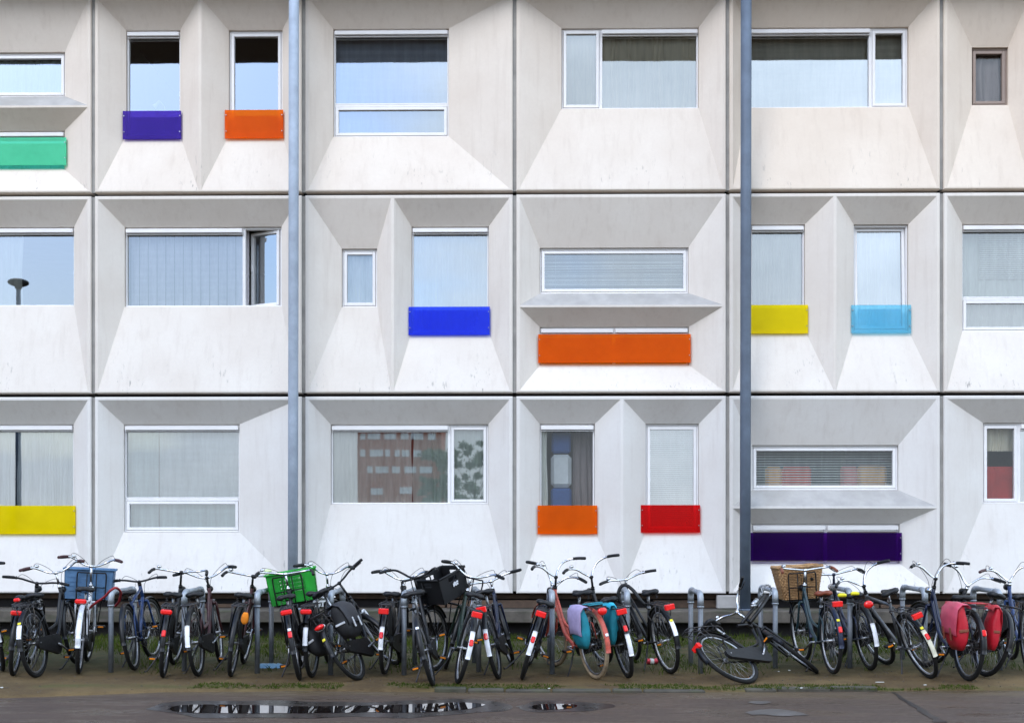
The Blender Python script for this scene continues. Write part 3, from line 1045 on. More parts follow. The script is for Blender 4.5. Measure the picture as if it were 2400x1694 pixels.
mb.quad((-500, -500, -.06), (500, -500, -.06), (500, 500, -.06), (-500, 500, -.06))
tag(mb.build('ground', M['earth']), 'wide ground around the street', kind='structure')

# kerb stones that show through the moss in the middle
mb = MB()
rnd = random.Random(8)
k0, k1 = ground(850, 1611).x, ground(1960, 1611).x
x = k0
while x < k1:
    w = rnd.uniform(.28, .62)
    ye = edge_y(x + w / 2)
    if rnd.random() < .68:
        mb.bbox(x, x + w - .015, ye - .005, ye + .10, -.06, .001 + rnd.uniform(-.010, .012), .012)
    x += w
tag(mb.build('kerb', M['kerb']), 'sunken mossy kerb stones along the road', kind='structure')

def blob(pts, z, name, mat, lab, wob=.03, fr=3.0):
    """flat irregular patch following a loop of pixel points laid on the road"""
    P = [ground(px, py, z) for px, py in pts]
    P = crv([(p.x, p.y, z) for p in P] + [tuple(P[0])], 8)[:-1]
    c = sum(P, Vector()) / len(P)
    P = [p + Vector((nz(p.x, p.y, fr) * wob, nz(p.x, p.y, fr, 5) * wob, 0)) for p in P]
    return tag(MB().add(P, [tuple(range(len(P)))]).build(name, M[mat]), lab, kind='structure')
RZ = -.03
blob([(388, 1660), (430, 1651), (560, 1650), (700, 1654), (860, 1652), (1000, 1648), (1080, 1645), (1140, 1650), (1080, 1662), (980, 1668), (860, 1668), (700, 1670), (520, 1670), (430, 1668)], RZ + .005, 'puddle', 'water', 'long thin puddle along the road edge', .02, 4)
blob([(1236, 1655), (1270, 1649), (1340, 1649), (1350, 1654), (1320, 1660), (1265, 1661)], RZ + .005, 'puddle', 'water', 'small puddle on the road', .015, 4)
blob([(1752, 1645), (1768, 1642), (1790, 1642), (1806, 1645), (1790, 1648), (1768, 1648)], RZ + .0045, 'wet_patch', 'film', 'small wet sheen on the road', .03, 8)
blob([(1748, 1668), (1780, 1662), (1830, 1662), (1880, 1668), (1900, 1673), (1860, 1677), (1800, 1676), (1765, 1673)], RZ + .0045, 'wet_patch', 'film', 'wet sheen on the road', .07, 6)
blob([(340, 1660), (420, 1643), (600, 1641), (860, 1643), (1080, 1637), (1190, 1648), (1150, 1668), (980, 1678), (700, 1681), (480, 1680)], RZ + .0025, 'wet_margin', 'margin', 'damp dark asphalt round the long puddle', .09, 2.5)
blob([(1205, 1655), (1260, 1643), (1360, 1643), (1440, 1652), (1380, 1664), (1260, 1667)], RZ + .0025, 'wet_margin', 'margin', 'damp dark asphalt round the small puddle', .05, 3)
M['seam'] = simple('dark_wet_seam', (.022, .018, .016), .35, 0, .4, 8)
a, b = ground(2092, 1622, RZ), ground(2205, 1692, RZ)
P = []
n = 24
for i in range(n + 1):
    t = i / n
    p = a.lerp(b, t)
    w = (.012 + .035 * t) * (1 + .6 * nz(p.x * 3, p.y * 3, 3))
    P.append((p.x + .02 * nz(t * 6, 0, 1), p.y, w))
vs = [(x - w, y, RZ + .004) for x, y, w in P] + [(x + w, y, RZ + .004) for x, y, w in P]
mb = MB().add(vs, [(i, i + n + 1, i + n + 2, i + 1) for i in range(n)])
tag(mb.build('road_seam', M['seam']), 'dark diagonal seam in the asphalt', kind='structure')

# grass and weeds: short blades, thicker at the foot of the plinth and in the gaps between the racks
rnd = random.Random(21)
mb = MB()
cnt = 0
while cnt < 22000:
    x = rnd.uniform(-8.8, 8.8)
    y = rnd.choice((rnd.uniform(-4.4, -.30), rnd.uniform(-2.4, -.30), rnd.uniform(-5.35, -5.05)))
    d = nz(x, y, 1.1, 9) + .5 * nz(x, y, 3.2, 4)
    kerbzone = y < -4.9
    if kerbzone:
        if not (-3.2 < x < 4.2) or d < -.12: continue
        hgt = rnd.uniform(.010, .030)
    else:
        lim = .12 if y < -2.6 else (-.12 if y < -.9 else -.35)
        if y < -4.05: lim = .38
        if d < lim: continue
        hgt = rnd.uniform(.025, .085) * (1 + max(0, d)) * (1.35 if rnd.random() < .06 else 1)
    a = rnd.uniform(0, 6.283)
    w = rnd.uniform(.003, .006)
    u = Vector((math.cos(a) * w, math.sin(a) * w, 0))
    l = Vector((rnd.gauss(0, .4), rnd.gauss(0, .4), 1)).normalized() * hgt
    p = Vector((x, y, earth_z(x, y) - .003))
    mb.add([p - u, p + u, p + l * .6 + u * .7, p + l * .6 - u * .7, p + l + Vector((l.x, l.y, 0)) * .5], [(0, 1, 2, 3), (3, 2, 4)])
    cnt += 1
tag(mb.build('grass', M['grass']), 'short grass and weeds between the racks and the wall', 'grass', kind='stuff')
# broad leaved weeds
mb = MB()
for _ in range(260):
    x, y = rnd.uniform(-8.5, 8.5), rnd.uniform(-3.6, -.4)
    if nz(x, y, 1.4, 13) < .05: continue
    for _ in range(rnd.randint(3, 6)):
        a = rnd.uniform(0, 6.283); l = rnd.uniform(.03, .08)
        d = Vector((math.cos(a), math.sin(a), rnd.uniform(.3, 1.2))).normalized()
        sd = Vector((-math.sin(a), math.cos(a), 0)) * l * .28
        p = Vector((x, y, earth_z(x, y)))
        mb.add([p, p + d * l * .55 + sd, p + d * l, p + d * l * .55 - sd], [(0, 1, 2, 3)])
tag(mb.build('weeds', M['grass']), 'low broad leaved weeds at the foot of the wall', 'weeds', kind='stuff')
# small pebbles on the sand
mb = MB()
for _ in range(900):
    x = rnd.uniform(-8.5, 8.5); y = edge_y(x) + rnd.uniform(.02, 1.3)
    r = rnd.uniform(.003, .009)
    mb.ball((x, y, earth_z(x, y) + r * .3), r, r * rnd.uniform(.7, 1.3), r * .6, 5, 3)
tag(mb.build('gravel', M['plinth']), 'scattered grit on the sandy earth', 'gravel', kind='stuff')

# ------------------------------------------------------------------ litter
def put(px, py, dz=0):
    p = ground(px, py); p.z = earth_z(p.x, p.y) + dz
    return p
p = put(1529, 1556)
c = thing('drink_can', 'crushed red and white drink can lying in the grass', 'can', Matrix.Translation(p + Vector((0, 0, .033))) @ Matrix.Rotation(R(12), 4, 'Z') @ Matrix.Rotation(R(90), 4, 'Y'))
MB().tube([(0, 0, -.065), (0, 0, -.052), (.003, 0, 0), (-.002, 0, .05), (0, 0, .06)], [.026, .033, .029, .033, .027], 18).build('body', M['canred'], c)
MB().tube([(.0, .0, -.03), (.0015, 0, .012)], [.0325, .0315], 18).build('label_band', M['paper'], c)
MB().tube([(0, 0, .0601), (0, 0, .064)], [.027, .025], 18).build('lid', M['alloy'], c)
p = put(635, 1562)
mb = MB()
vs, fs = [], []
for i in range(13):
    for j in range(7):
        u, v = i / 12 - .5, j / 6 - .5
        vs.append((u * .25 + .02 * nz(v * 3, u, 1, 2), v * .14 * (1 + .4 * nz(u * 4, 1, 1)), .045 * (1 - 4 * v * v) + .018 * nz(u * 7, v * 7, 1, 6)))
for i in range(12):
    for j in range(6):
        a = i * 7 + j
        fs.append((a, a + 7, a + 8, a + 1))
mb.add(vs, fs, 0, True)
tag(mb.build('plastic_bag', M['bluebag'], None, Matrix.Translation(p)), 'crumpled pale blue plastic bag on the ground by a rack post', 'bag')
for i, (px, py, l, lab) in enumerate(((2062, 1599, .085, 'thin white straw of litter lying on the sandy earth'),
                                      (2168, 1605, .028, 'small white scrap on the sand below the grey bicycle'),
                                      (1287, 1614, .022, 'white scrap on the mossy kerb below the coral bicycle'),
                                      (1878, 1613, .03, 'white scrap at the road edge left of the wicker basket bicycle'),
                                      (1850, 1570, .035, 'pale scrap in the grass beside the fallen bicycle'),
                                      (1825, 1574, .02, 'tiny pale scrap in the grass beside the fallen bicycle'),
                                      (4, 1613, .04, 'cream scrap of litter at the left border of the earth'))):
    p = put(px, py, .004)
    w = .006 if l > .06 else l * .6
    o = MB().bbox(-l / 2, l / 2, -w / 2, w / 2, 0, .006, .002).build('litter_scrap', M['paper'], None, Matrix.Translation(p) @ Matrix.Rotation(R(20 * i), 4, 'Z'))
    if l > .06: o.matrix_world = Matrix.Translation(p)
    tag(o, lab, 'litter')

# ------------------------------------------------------------------ bicycle racks: bent pipe hoops
def stand(fx, rx, label, fy=1575):
    a = ground(fx, fy)
    yb = a.y + .72
    X2 = at(rx, 1380, yb).x
    t = thing('bicycle_rack', label, 'bike rack', Vector((a.x, a.y, 0)), 'galvanised hoop racks in a row')
    dx, dy, h, r = X2 - a.x, .72, .825, .0265
    u = Vector((dx, dy, 0)).normalized()
    e = .075
    for b in (Vector((0, 0, 0)), Vector((dx, dy, 0))):
        MB().tube([b + Vector((0, 0, -.04)), b + Vector((0, 0, h - e - .04))], r, 16).build('post', M['galvpost'], t)
    MB().tube([u * (e + .03) + Vector((0, 0, h)), Vector((dx, dy, h)) - u * (e + .03)], r, 16).build('rail', M['galv'], t)
    for b, s in ((Vector((0, 0, 0)), 1), (Vector((dx, dy, 0)), -1)):
        pts = [b + Vector((0, 0, h - e - .055)), b + Vector((0, 0, h - e))]
        for i in range(1, 7):
            an = math.pi / 2 * i / 6
            pts.append(b + u * s * (e - e * math.cos(an)) + Vector((0, 0, h - e + e * math.sin(an))))
        pts.append(b + u * s * (e + .05) + Vector((0, 0, h)))
        mb = MB().tube(pts, r + .006, 16)
        mb.tube([b + Vector((0, 0, h - e - .07)), b + Vector((0, 0, h - e - .055))], r + .009, 16)
        mb.build('elbow', M['galv'], t)
    return t
stand(260, 315, 'hoop rack with a red cable lock looped over it', 1572)
stand(432, 474, 'hoop rack between the two dark bicycles left of the pale pole', 1572)
stand(603, 636, 'hoop rack immediately left of the green crate')
stand(775, 803, 'hoop rack behind the bicycle with black panniers', 1578)
stand(947, 972, 'hoop rack under the broad saddle beside the black crate', 1578)
stand(1122, 1112, 'hoop rack mostly hidden behind the bicycle with the bare front carrier', 1573)
stand(1294, 1288, 'hoop rack behind the coral bicycle frame', 1578)
stand(1470, 1462, 'hoop rack with a thick black cable arched over it', 1575)
stand(1642, 1619, 'empty hoop rack left of the dark pole, above the fallen wheel', 1578)
stand(1817, 1783, 'hoop rack wrapped in chain, right of the dark pole', 1564)
stand(1992, 1950, 'hoop rack with a yellow lock, beside the wicker basket bicycle', 1564)
stand(2168, 2115, 'hoop rack behind the leaning grey bicycle', 1562)
stand(2344, 2281, 'hoop rack behind the red panniers, near the right border', 1570)

# ------------------------------------------------------------------ bicycles
WR = .345
AX = Vector((0, 0, WR))
FX = Vector((1.12, 0, WR))
SU = Vector((-.37, 0, .929))              # steering axis, upwards
HT = Vector((.875, 0, .855))              # top of the head tube
HB = HT - SU * .17
BB = Vector((.47, 0, .285))
_w = {}
def wheel_meshes(tyre, rim):
    key = (tyre, rim)
    if key not in _w:
        def circ(r, n):
            return [Vector((r * math.cos(2 * math.pi * i / n), 0, r * math.sin(2 * math.pi * i / n))) for i in range(n)]
        t = MB().tube(circ(WR - .022, 44), .022, 8, True)
        rm = MB().tube(circ(WR - .050, 44), .0125, 6, True, 0, .85)
        rm.tube([(0, -.052, 0), (0, .052, 0)], .012, 8).tube([(0, -.036, 0), (0, -.03, 0)], .028, 12).tube([(0, .03, 0), (0, .036, 0)], .028, 12)
        rm.tube([(0, -.075, 0), (0, .075, 0)], .007, 6)
        sp = MB()
        for i in range(28):
            a = 2 * math.pi * i / 28
            b = a + (.55 if (i // 2) % 2 else -.55)
            y = .032 if i % 2 else -.032
            sp.tube([(.026 * math.cos(b), y, .026 * math.sin(b)), ((WR - .055) * math.cos(a), 0, (WR - .055) * math.sin(a))], .0014, 3)
        _w[key] = (t.mesh('tyre', M[tyre]), rm.mesh('wheel', M[rim]), sp.mesh('spokes', M['spoke']))
    return _w[key]

def arcband(c, r, a0, a1, w, th=.003, curve=.010, n=22):
    """curved mudguard strip round a wheel centre"""
    vs, fs = [], []
    prof = [(-w / 2, -curve), (-w / 4, -curve * .25), (0, 0), (w / 4, -curve * .25), (w / 2, -curve)]
    full = prof + [(y, d - th) for y, d in reversed(prof)]
    m = len(full)
    for i in range(n + 1):
        a = a0 + (a1 - a0) * i / n
        for y, d in full:
            vs.append(c + Vector(((r + d) * math.cos(a), y, (r + d) * math.sin(a))))
    for i in range(n):
        for j in range(m):
            j2 = (j + 1) % m
            fs.append((i * m + j, i * m + j2, (i + 1) * m + j2, (i + 1) * m + j))
    fs.append(tuple(range(m))); fs.append(tuple(n * m + j for j in range(m))[::-1])
    return MB().add(vs, fs, 0, True)

def saddle_mb(z, wide=1.0, springs=True):
    mb = MB()
    S = [(-.125, .045, .0, .03), (-.115, .078, .012, .05), (-.07, .098, .016, .06), (-.015, .078, .008, .052), (.04, .045, .004, .042), (.09, .026, .006, .036), (.125, .020, .004, .03), (.138, .010, -.006, .016)]
    rings = []
    for x, w, t, th in S:
        w *= wide
        prof = [(-.72, -.9), (-1, -.6), (-.96, -.25), (-.7, 0.02), (-.35, .06 if w > .05 else .1), (0, -.04 if w > .06 else .12), (.35, .06 if w > .05 else .1), (.7, .02), (.96, -.25), (1, -.6), (.72, -.9), (0, -.62)]
        rings.append([Vector((.23 + x, p * w, z + t + q * th)) for p, q in prof])
    mb.loft(rings)
    return mb

def Rx(a): return Matrix.Rotation(a, 4, 'X')

def bike_matrix(C, psi, phi):
    f = Vector((math.sin(psi), math.cos(psi), 0)); l = Vector((-math.cos(psi), math.sin(psi), 0))
    B = Matrix(((f.x, l.x, 0, C.x), (f.y, l.y, 0, C.y), (0, 0, 1, C.z), (0, 0, 0, 1)))
    return B @ Rx(phi)

def solve(rear, saddle, stem):
    C = ground(*rear); C.z = 0
    p = [-(rear[0] - 1200) / 2676 * .6, 0.0, .86, 1.02]
    def res(p):
        X = bike_matrix(C, p[0], p[1])
        s = proj(X @ Vector((.215, 0, p[2])))
        t = proj(X @ (HT + SU * ((p[3] - HT.z) / SU.z)))
        return [s[0] - saddle[0], s[1] - saddle[1], t[0] - stem[0], t[1] - stem[1]]
    for _ in range(25):
        r0 = res(p)
        J = Matrix.Identity(4)
        for k in range(4):
            q = list(p); q[k] += 1e-4
            r1 = res(q)
            for i in range(4): J[i][k] = (r1[i] - r0[i]) / 1e-4
        try:
            d = J.inverted() @ Vector(r0)
        except Exception:
            break
        for k in range(4): p[k] -= max(-.15, min(.15, d[k]))
    p[0] = max(-.9, min(.9, p[0])); p[1] = max(-.6, min(.6, p[1]))
    raw = list(p)
    p[2] = max(.78, min(.98, p[2])); p[3] = max(.90, min(1.16, p[3]))
    return bike_matrix(C, p[0], p[1]), p, raw

BARS = {
 'dutch': [(0, 0, 0), (.02, .07, .012), (.035, .15, .05), (.01, .215, .085), (-.045, .275, .09), (-.12, .325, .078)],
 'oma': [(0, 0, 0), (.015, .11, .012), (.015, .20, .022), (-.015, .255, .03), (-.075, .285, .02), (-.16, .30, -.01)],
 'flat': [(0, 0, 0), (.01, .08, .012), (.0, .16, .028), (-.02, .23, .034), (-.045, .285, .034), (-.075, .335, .030)],
 'high': [(0, 0, 0), (.04, .05, .05), (.05, .12, .12), (.03, .20, .15), (-.03, .27, .155), (-.10, .33, .145)],
}
BIKES = {}
def bike(key, label, rear=None, saddle=None, stem=None, X=None, steer=0, bars='dutch', bmat='chrome', grip='blackmatt', frame='step', col='black',
         tail='wide', tz=.70, patch='patch', pr=(150, 180), refl=None, rack=True, case=True, carrier=False, tyre='rubber', rim='alloy', mud='black',
         light=True, kick=True, coat=False, sad='leather', wide=1.0, crank=20, bell=True, levers=True, zs=.86, zh=1.02, fork=None, roll=0, stemmat='chrome', pedal='blackmatt', fmud=True, sticker=None):
    if X is None:
        X, p, raw = solve(rear, saddle, stem)
        zs, zh = p[2], p[3]
        print('BIKE %-10s yaw %6.1f lean %6.1f zs %.2f zh %.2f%s' % (key, math.degrees(p[0]), math.degrees(p[1]), raw[2], raw[3], '  <- clamped' if raw[2:] != p[2:] else ''))
    B = thing('bicycle', label, 'bicycle', X, 'bicycles parked along the racks')
    BIKES[key] = X
    fork = fork or col
    T = HT + SU * ((zh - HT.z) / SU.z)
    ST = Matrix.Translation(HT) @ Matrix.Rotation(R(steer), 4, SU) @ Matrix.Translation(-HT)
    st = lambda v: ST @ v
    # ---- frame
    mb = MB()
    seat_top = Vector((.285, 0, min(.80, zs - .10) if frame == 'diamond' else .66))
    mb.tube([HB - SU * .01, HT + SU * .005], .020, 10)
    mb.tube([BB, seat_top], .0165, 10)
    mb.tube([BB + Vector((0, -.04, 0)), BB + Vector((0, .04, 0))], .024, 10)
    for s in (-1, 1):
        mb.tube([BB + Vector((-.03, .025 * s, 0)), AX + Vector((.05, .055 * s, -.005)), AX + Vector((0, .060 * s, 0))], .010, 7)
        mb.tube([seat_top + Vector((.02, .02 * s, -.06)), AX + Vector((.09, .05 * s, .20)), AX + Vector((0, .060 * s, 0))], .0085, 7)
    down = HB + SU * .035
    if frame == 'diamond':
        mb.tube([down, BB], .0175, 10)
        mb.tube([HT - SU * .035, seat_top - Vector((-.01, 0, .03))], .0155, 10)
    elif frame == 'mixte':
        mb.tube([down, BB], .0175, 10)
        mb.tube([HT - SU * .04, Vector((.40, 0, .43))], .015, 10)
    else:
        mb.tube(crv([down, (.80, 0, .53), (.70, 0, .39), BB + Vector((.02, 0, .0))], 5), .0185, 10)
        mb.tube(crv([HT - SU * .035, (.80, 0, .68), (.68, 0, .50), (.405, 0, .44)], 5), .0155, 10)
    mb.build('frame', M[col], B)
    # ---- fork, stem
    mb = MB()
    CR = HT - SU * .19
    mb.tube([CR + Vector((0, -.052, 0)), CR + Vector((0, .052, 0))], .016, 8)
    for s in (-1, 1):
        mb.tube(crv([CR + Vector((0, .048 * s, 0)), Vector((1.035, .052 * s, .47)), Vector((1.075, .056 * s, .39)), FX + Vector((0, .058 * s, 0))], 4), [.013] * 9 + [.011] * 4, 8)
    mb.xf(st).build('fork', M[fork], B)
    MB().tube([HT, T], .0125, 10).tube([HT + SU * .004, HT + SU * .03], .021, 12).ball(T, .02, .024, .02, 10, 6).xf(st).build('stem', M[stemmat], B)
    # ---- handlebar
    pts = [Vector(q) for q in BARS[bars]]
    RO = Matrix.Rotation(R(roll), 4, 'X')
    half = crv(pts, 5)
    full = [Vector((q.x, -q.y, q.z)) for q in reversed(half)] + half[1:]
    full = [T + RO @ q for q in full]
    hb = MB().tube(full, .0112, 8).xf(st).build('handlebar', M[bmat], B)
    for s in (-1, 1):
        e = [T + RO @ Vector((q.x, q.y * s, q.z)) for q in half]
        L, k = 0, len(e) - 1
        while k > 0 and L < .115:
            L += (e[k] - e[k - 1]).length; k -= 1
        g = e[k:]
        tipd = (g[-1] - g[-2]).normalized()
        MB().tube(g + [g[-1] + tipd * .008], [.0165] * len(g) + [.013], 10).xf(st).build('grip', M[grip], hb)
        if levers:
            a0 = e[k - 1]
            dirv = (e[-1] - a0).normalized()
            fwd = RO @ Vector((.045, 0, -.012))
            lm = MB().tube([a0, a0 + fwd * .6, a0 + fwd + dirv * .05, a0 + fwd * 1.1 + dirv * .125], [.011, .009, .006, .005], 6)
            lm.ball(a0 + Vector((.01, 0, 0)), .019, .016, .019, 8, 6)
            lm.xf(st).build('brake_lever', M['darksteel'], hb)
            cb = crv([a0 + fwd * .6, a0 + fwd + Vector((.05, -.05 * s, .05)), T + Vector((.10, .03 * s, -.02)), HB + Vector((.03, .01 * s, .02))], 5)
            MB().tube(cb, .0026, 5).xf(st).build('brake_cable', M['blackmatt'], hb)
    if bell:
        bp = T + RO @ (half[len(half) // 2] + Vector((0, 0, .026)))
        MB().ball(bp, .025, .025, .017, 10, 6).tube([bp - Vector((0, 0, .02)), bp], .006, 6).xf(st).build('bell', M['chrome'], hb)
    if light:
        lp = HT + Vector((.075, 0, -.02))
        MB().tube([HT + Vector((.01, 0, -.03)), lp], .008, 6).tube([lp - Vector((.03, 0, 0)), lp + Vector((.01, 0, .0)), lp + Vector((.045, 0, .0))], [.018, .034, .037], 12).xf(st).build('headlight', M['chrome'] if col in ('white_frame', 'grey_frame', 'navy') else M['black'], B)
    # ---- wheels
    ty, rm, sp = wheel_meshes(tyre, rim)
    w = link('wheel', rm, B, Matrix.Translation(AX)); link('tyre', ty, w); link('spokes', sp, w)
    w = link('wheel', rm, B, ST @ Matrix.Translation(FX)); link('tyre', ty, w); link('spokes', sp, w)
    # ---- mudguards
    mg = arcband(AX, .371, R(38), R(187), .052).build('mudguard', M[mud], B)
    if patch:
        arcband(AX, .3745, R(pr[0]), R(pr[1]), .047, .002, .008, 8).build('reflective_patch', M[patch], mg)
    if refl:
        a = R(refl)
        c = AX + Vector((.381 * math.cos(a), 0, .381 * math.sin(a)))
        Xr = Matrix.Translation(c) @ Matrix.Rotation(-a, 4, 'Y')
        MB().bbox(-.006, .010, -.019, .019, -.032, .032, .008, 0, Xr).build('reflector', M['redlens'], mg)
    if sticker:
        a, mm = R(sticker[0]), sticker[1]
        c = AX + Vector((.378 * math.cos(a), 0, .378 * math.sin(a)))
        MB().bbox(-.003, .004, -.016, .016, -.014, .014, .004, 0, Matrix.Translation(c) @ Matrix.Rotation(-a, 4, 'Y')).build('sticker', M[mm], mg)
    if fmud:
        arcband(FX, .371, R(28), R(186), .052).xf(st).build('mudguard', M[mud], B)
        mb = MB()
    mb = MB()
    for s in (-1, 1):
        mb.tube([AX + Vector((0, .066 * s, 0)), AX + Vector((.372 * math.cos(R(165)), .022 * s, .372 * math.sin(R(165))))], .0028, 5)
    mb.build('mudguard_stay', M['darksteel'], B)
    # ---- saddle
    sm = saddle_mb(zs, wide).build('saddle', M[sad], B)
    mb = MB()
    for s in (-1, 1):
        mb.tube([(.30, .018 * s, zs - .035), (.20, .025 * s, zs - .05), (.135, .045 * s, zs - .03)], .0035, 5)
        mb.tube([(.13 + .004 * (i % 2) * 2, .052 * s + .012 * math.cos(i * 1.3), zs - .078 + i * .005 + 0.0) for i in range(10)], .0035, 5)
    mb.build('saddle_spring', M['darksteel'], sm)
    MB().tube([seat_top - (seat_top - BB).normalized() * .02, Vector((.235, 0, zs - .045))], .0128, 10).tube([seat_top, seat_top + (seat_top - BB).normalized() * .025], .02, 10).build('seat_post', M['alloy'], B)
    # ---- rear carrier and tail light
    tx = -.285
    if rack:
        z = .735
        mb = MB()
        for s in (-1, 1):
            mb.tube(crv([(.27, .03 * s, z - .06), (.20, .055 * s, z), (-.20, .062 * s, z), (-.285, .05 * s, z), (-.305, .0, z)], 4), .0055, 6)
            mb.tube([(-.08, .062 * s, z), (.0, .068 * s, WR + .02)], .005, 6)
            mb.tube([(-.20, .062 * s, z), (.0, .069 * s, WR + .02)], .005, 6)
        for x in (.14, .05, -.06, -.17, -.25):
            mb.tube([(x, -.058, z), (x, .058, z)], .0045, 6)
        mb.tube([(.2, 0, z + .004), (-.29, 0, z + .004)], .004, 6)
        mb.build('rear_carrier', M['darksteel'] if col != 'white_frame' else M['alloy'], B)
    else:
        tx = -.20
    if tail == 'wide':
        MB().bbox(tx - .045, tx, -.054, .054, tz - .024, tz + .024, .012).build('tail_light', M['redlens'], B)
    elif tail == 'box':
        MB().bbox(tx - .045, tx, -.05, .05, tz - .028, tz + .028, .006).build('tail_light', M['redlens'], B)
    elif tail == 'oval':
        MB().ball((tx - .01, 0, tz), .03, .055, .024, 14, 8).build('tail_light', M['redlens'], B)
        MB().tube([(tx + .005, .055 * math.cos(i * .628), tz - .006 + .028 * math.sin(i * .628)) for i in range(10)], .004, 5, True).build('light_rim', M['chrome'], B)
    elif tail == 'small':
        MB().bbox(tx - .03, tx, -.03, .03, tz - .018, tz + .018, .01).build('tail_light', M['redlens'], B)
    elif tail == 'round':
        MB().ball((tx - .01, 0, tz), .025, .05, .04, 14, 8).build('tail_light', M['redlens'], B)
    if tail:
        MB().bbox(tx + .002, tx + .03, -.03, .03, tz - .012, tz + .03, .006).build('light_bracket', M['blackmatt'], B)
    # ---- drive
    if case:
        poly = []
        for i in range(13):
            a = -math.pi / 2 + math.pi * i / 12
            poly.append((BB.x + .105 * math.cos(a), BB.z + .105 * math.sin(a)))
        for i in range(9):
            a = math.pi / 2 + math.pi * i / 8
            poly.append((AX.x - .01 + .055 * math.cos(a), AX.z + .055 * math.sin(a)))
        MB().prism(poly, -.072, -.040).build('chain_case', M['blackmatt'], B)
    else:
        mb = MB().tube([(BB.x + .092 * math.cos(i * .2618), -.05, BB.z + .092 * math.sin(i * .2618)) for i in range(24)], .006, 5, True)
        mb.tube([(BB.x, -.05, BB.z + .095), (0, -.05, WR + .035)], .004, 5).tube([(BB.x, -.05, BB.z - .095), (0, -.05, WR - .035)], .004, 5)
        for i in range(5):
            a = i * 1.2566
            mb.tube([(BB.x, -.05, BB.z), (BB.x + .09 * math.cos(a), -.05, BB.z + .09 * math.sin(a))], .007, 5)
        mb.build('chain', M['darksteel'], B)
    ca = R(crank)
    cr = MB()
    ends = []
    for s, a in ((-1, ca), (1, ca + math.pi)):
        e = BB + Vector((.17 * math.cos(a), .10 * s, .17 * math.sin(a)))
        cr.tube([BB + Vector((0, .08 * s, 0)), e], [.012, .010], 7)
        ends.append((e, s))
    cr.tube([BB + Vector((0, -.085, 0)), BB + Vector((0, .085, 0))], .011, 8)
    co = cr.build('crank', M['alloy'], B)
    for e, s in ends:
        pm = MB().bbox(e.x - .045, e.x + .045, e.y + (.012 if s > 0 else -.10), e.y + (.10 if s > 0 else -.012), e.z - .013, e.z + .013, .005)
        po = pm.build('pedal', M[pedal], co)
        MB().bbox(e.x - .049, e.x - .0455, e.y + (.03 if s > 0 else -.085), e.y + (.085 if s > 0 else -.03), e.z - .008, e.z + .008, .002).build('reflector', M['amber'], po)
    if kick:
        MB().tube([(.36, .05, .30), (.31, .12, .14), (.27, .19, .02), (.25, .21, .012)], [.008, .008, .008, .010], 7).build('kickstand', M['darksteel'], B)
    if coat:
        for s in (-1, 1):
            pts = [(AX.x + .02, AX.z - .02)]
            for i in range(13):
                a = R(30 + 120 * i / 12)
                pts.append((AX.x + .362 * math.cos(a), AX.z + .362 * math.sin(a)))
            MB().prism(pts, .040 * s - .002, .040 * s + .002).build('coat_guard', M['blackmatt'], B)
    if carrier:
        mb = MB()
        z = .69
        for s in (-1, 1):
            mb.tube(crv([(.93, .11 * s, 1.0), (.945, .15 * s, .985), (.95, .15 * s, .80), (.955, .15 * s, z + .03), (.99, .15 * s, z), (1.27, .15 * s, z), (1.285, .13 * s, z)], 4), .008, 7)
            mb.tube([(.95, .05 * s, 1.0), (.955, .05 * s, z)], .006, 6)
            mb.tube([(1.1, .11 * s, z), FX + Vector((0, .07 * s, 0))], .0065, 6)
        mb.tube([(.93, -.115, 1.0), (.93, .115, 1.0)], .008, 7).tube([(.952, -.15, .84), (.952, .15, .84)], .006, 6)
        for x in (1.0, 1.1, 1.2, 1.28):
            mb.tube([(x, -.15, z), (x, .15, z)], .006, 6)
        mb.tube([HT + Vector((0, 0, -.02)), Vector((.955, 0, .84))], .010, 6).tube([HB, Vector((1.0, 0, z))], .010, 6)
        mb.build('front_carrier', M['black'], B)
    return B
# ------------------------------------------------------------------ the row, left to right
bike('b1', 'black bicycle mostly cut off by the left border, only its rear wheel edge showing', (6, 1572), (-42, 1386), (-64, 1350), light=False)
bike('b2', 'black bicycle with low black flat handlebar at the far left, tilted against its neighbour', (31, 1583), (62, 1398), (86, 1374), bars='flat', bmat='black', stemmat='black', tail='wide', tz=.66, patch=None, case=False, crank=70, bell=False, steer=-4, coat=True)
bike('b3', 'dark bicycle with a white and yellow mudguard tip, left of the blue crate', (88, 1587), (86, 1392), (131, 1342), tail='small', tz=.80, patch='patch', pr=(146, 168), grip='maroon_grip', steer=6, crank=-30, sticker=(144, 'yellow'))
bike('b4', 'white framed bicycle carrying the blue crate', (185, 1578), (201, 1378), (214, 1327), col='white_frame', mud='white_frame', rim='rim_white', tail='wide', tz=.76, patch='patch', pr=(140, 172), carrier=True, grip='maroon_grip', steer=-4, crank=100, sad='leather')
bike('b5', 'low dark blue bicycle with a flat bar, leaning right of the red cable lock', (317, 1570), (300, 1386), (329, 1376), bars='flat', bmat='black', stemmat='black', col='blue_frame', frame='diamond', tail=None, patch=None, case=False, rack=False, light=False, steer=-10, grip='blackmatt', crank=40, bell=False)
bike('b6', 'black bicycle with a bell on its raised left grip and a small red reflector', (382, 1587), (407, 1390), (425, 1341), bars='oma', tail='wide', tz=.68, patch=None, refl=160, coat=True, roll=-6, steer=-8, crank=60, levers=False, stemmat='black')
bike('b7', 'black bicycle with white patches on both mudguards and a brown head tube', (466, 1584), (459, 1390), (485, 1354), col='maroon', bars='dutch', rim='rim_white', tail=None, patch='patch', pr=(148, 182), steer=6, crank=15, stemmat='black')
